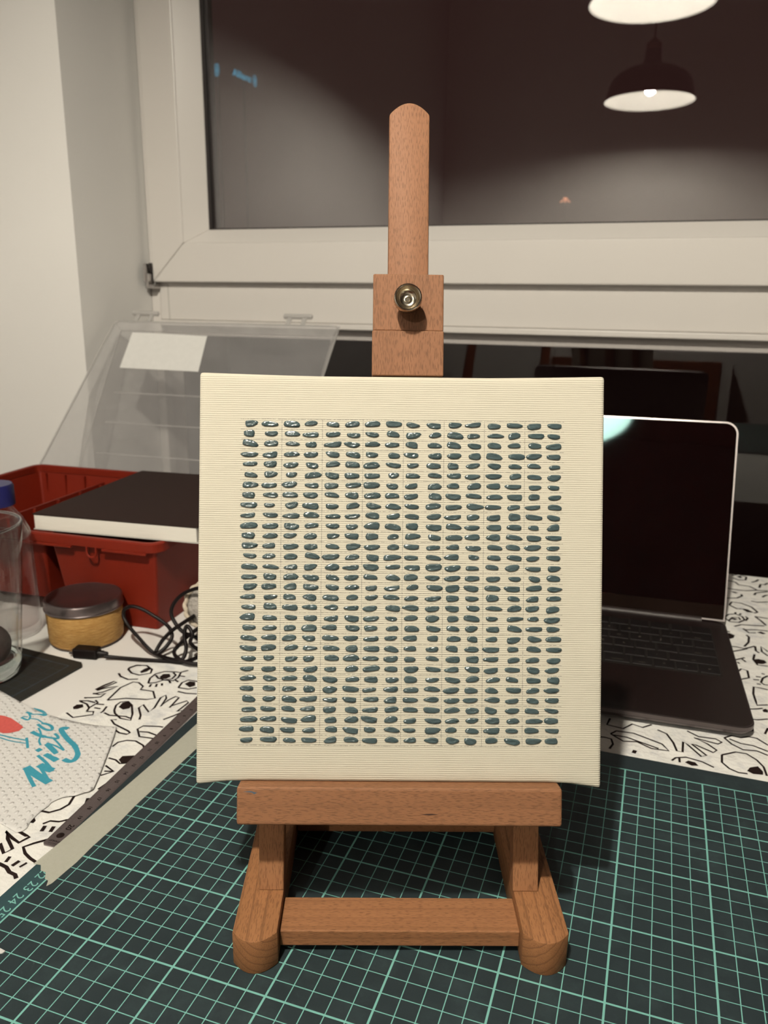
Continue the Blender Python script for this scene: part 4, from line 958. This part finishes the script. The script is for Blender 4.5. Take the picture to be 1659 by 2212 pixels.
c = t.mix(fine, (0.565, 0.525, 0.43, 1), (0.60, 0.56, 0.46, 1))
c = t.mix(t.math('MULTIPLY', pen, .8), c, (0.10, 0.095, 0.085, 1))
t.bsdf(c, .75, 0, .25, t.bump(ht, .0068, 1.0)); CANVAS = t.m
bm = bmesh.new()
cx0, cx1, cu0, cu1, ct = -10.0, 10.0, -9.98, 10.02, 1.86
box(bm, cx0, cx1, cu0, cu1, -ct, 0)
bmesh.ops.bevel(bm, geom=[e for e in bm.edges], offset=.16, segments=3, affect='EDGES', profile=.5)
bmesh.ops.bisect_plane
def cut(bm, co, no): bmesh.ops.bisect_plane(bm, geom=bm.verts[:] + bm.edges[:] + bm.faces[:], plane_co=co, plane_no=no)
for k in range(-9, 10):
    cut(bm, (k * 1.06, 0, 0), (1, 0, 0)); 
for k in (-9.5, -8.5, 8.6, 9.6): cut(bm, (0, k, 0), (0, 1, 0))
for k in (-9.75, -9.3, 9.3, 9.75): cut(bm, (k, 0, 0), (1, 0, 0))
for v_ in bm.verts:          # folded corners stand slightly proud of the straight edge
    ax = abs(v_.co.x); e_ = max(0.0, (ax - 4.0) / 6.0)
    if v_.co.y > 9.0: v_.co.y += .13 * e_ ** 1.3 * min(1, (v_.co.y - 9) / .9)
    if v_.co.y < -9.0: v_.co.y -= (.26 if v_.co.x > 0 else .20) * max(0, (ax - 8.05) / 1.95) ** 1.1 * min(1, (-9 - v_.co.y) / .9)
canvas = tag(build('canvas', bm, CANVAS, None, loc=cv_loc, rot=cvrot, smooth=50), 'square cream canvas with rows of grey blue paint dabs standing on the easel', 'canvas')
# one paint dab per cell: a raised, glossy, lopsided stroke
t = NT('slate_paint'); v = t.coord(); oi = t.n('ShaderNodeObjectInfo')
vv = t.n('ShaderNodeVectorMath'); vv.operation = 'ADD'; t.l(v, vv.inputs[0])
rv = t.math('MULTIPLY', oi.outputs['Random'], 57.0); t.l(t.comb(rv, t.math('MULTIPLY', rv, .7), 0.0), vv.inputs[1])
sx_ = t.xyz(vv.outputs[0])
nb = t.noise(t.comb(t.math('MULTIPLY', sx_[0], .4), sx_[1], sx_[2]), 5.5, 2, .5)
t.bsdf(t.mix(nb, (0.048, 0.074, 0.080, 1), (0.066, 0.098, 0.104, 1)), t.math('MULTIPLY_ADD', nb, .2, .08), 0, .6, t.bump(nb, .075, 1.0)); PAINT = t.m
cols = [(p - 863.5) * KU for p in (535, 580, 625, 668, 714, 758, 800, 845, 886, 934, 976, 1019, 1063, 1108, 1151, 1194)]
def dab_mesh(i):
    rnd = random.Random(100 + i); bm = bmesh.new(); n = 14
    ln_ = rnd.uniform(.315, .38); hw = rnd.uniform(.122, .155); e = rnd.uniform(2.1, 3.2); tail = rnd.choice((0, 0, .05, .09)); sd = rnd.choice((-1, 1)); ph = rnd.uniform(0, 6)
    rings = []
    for lv, (kk, hz) in enumerate(((1.0, 0.0), (.96, .050), (.80, .078), (.45, .066))):
        rg = []
        for k in range(n):
            a = 2 * math.pi * k / n; ca, sa = math.cos(a), math.sin(a)
            x_ = ln_ * math.copysign(abs(ca) ** (2 / e), ca); y_ = hw * math.copysign(abs(sa) ** (2 / e), sa)
            x_ += tail * max(0, ca * sd) ** 6 * sd; y_ += .018 * math.sin(2 * a + ph) + .03 * (x_ / ln_) * math.sin(ph)
            jt = 1 + rnd.uniform(-.05, .05) * (lv < 2)
            rg.append(bm.verts.new((x_ * kk * jt, y_ * kk * jt, hz * rnd.uniform(.86, 1.14))))
        rings.append(rg)
    for A, Bq in zip(rings, rings[1:]):
        for k in range(n): bm.faces.new((A[k], A[(k + 1) % n], Bq[(k + 1) % n], Bq[k]))
    bm.faces.new(rings[-1])
    return bm
protos = []
for i in range(36):
    o = build('paint_dab', dab_mesh(i), PAINT, canvas, smooth=180); protos.append(o)
spots = [(cx_, (1247 - (912 + r_ * 22.0)) * KU) for r_ in range(32) for cx_ in cols]
rest = []
order = list(range(len(spots))); random.shuffle(order)
parts_ = set(order[:300]); usedp = 0; bmr = bmesh.new()
for i, (x_, u_) in enumerate(spots):
    col_i = i % 16
    ox, oy = random.uniform(-.05, .05), random.uniform(-.03, .03); rz = random.uniform(-.07, .07); sxx, syy = random.uniform(.85, 1.12), random.uniform(.82, 1.18)
    if i in parts_:
        if usedp < len(protos): o = protos[usedp]
        else: o = link(bpy.data.objects.new('paint_dab', random.choice(protos).data), canvas)
        usedp += 1
        o.location = Vector((x_ + ox, u_ + oy, -.004)) * S; o.rotation_euler = (0, 0, rz + random.choice((0, math.pi))); o.scale = (sxx, syy, 1)
    else:
        me = random.choice(protos).data; tm = bmesh.new(); tm.from_mesh(me)
        MM = Matrix.Translation(Vector((x_ + ox, u_ + oy, -.004))) @ Matrix.Rotation(rz + random.choice((0, math.pi)), 4, 'Z') @ Matrix.Diagonal((sxx / S, syy / S, 1 / S, 1))
        mp = {v_: bmr.verts.new(MM @ v_.co) for v_ in tm.verts}
        for f in tm.faces: bmr.faces.new([mp[v_] for v_ in f.verts])
        tm.free()
rs = build('paint_dab', bmr, PAINT, canvas, smooth=180); rs['kind'] = 'stuff'
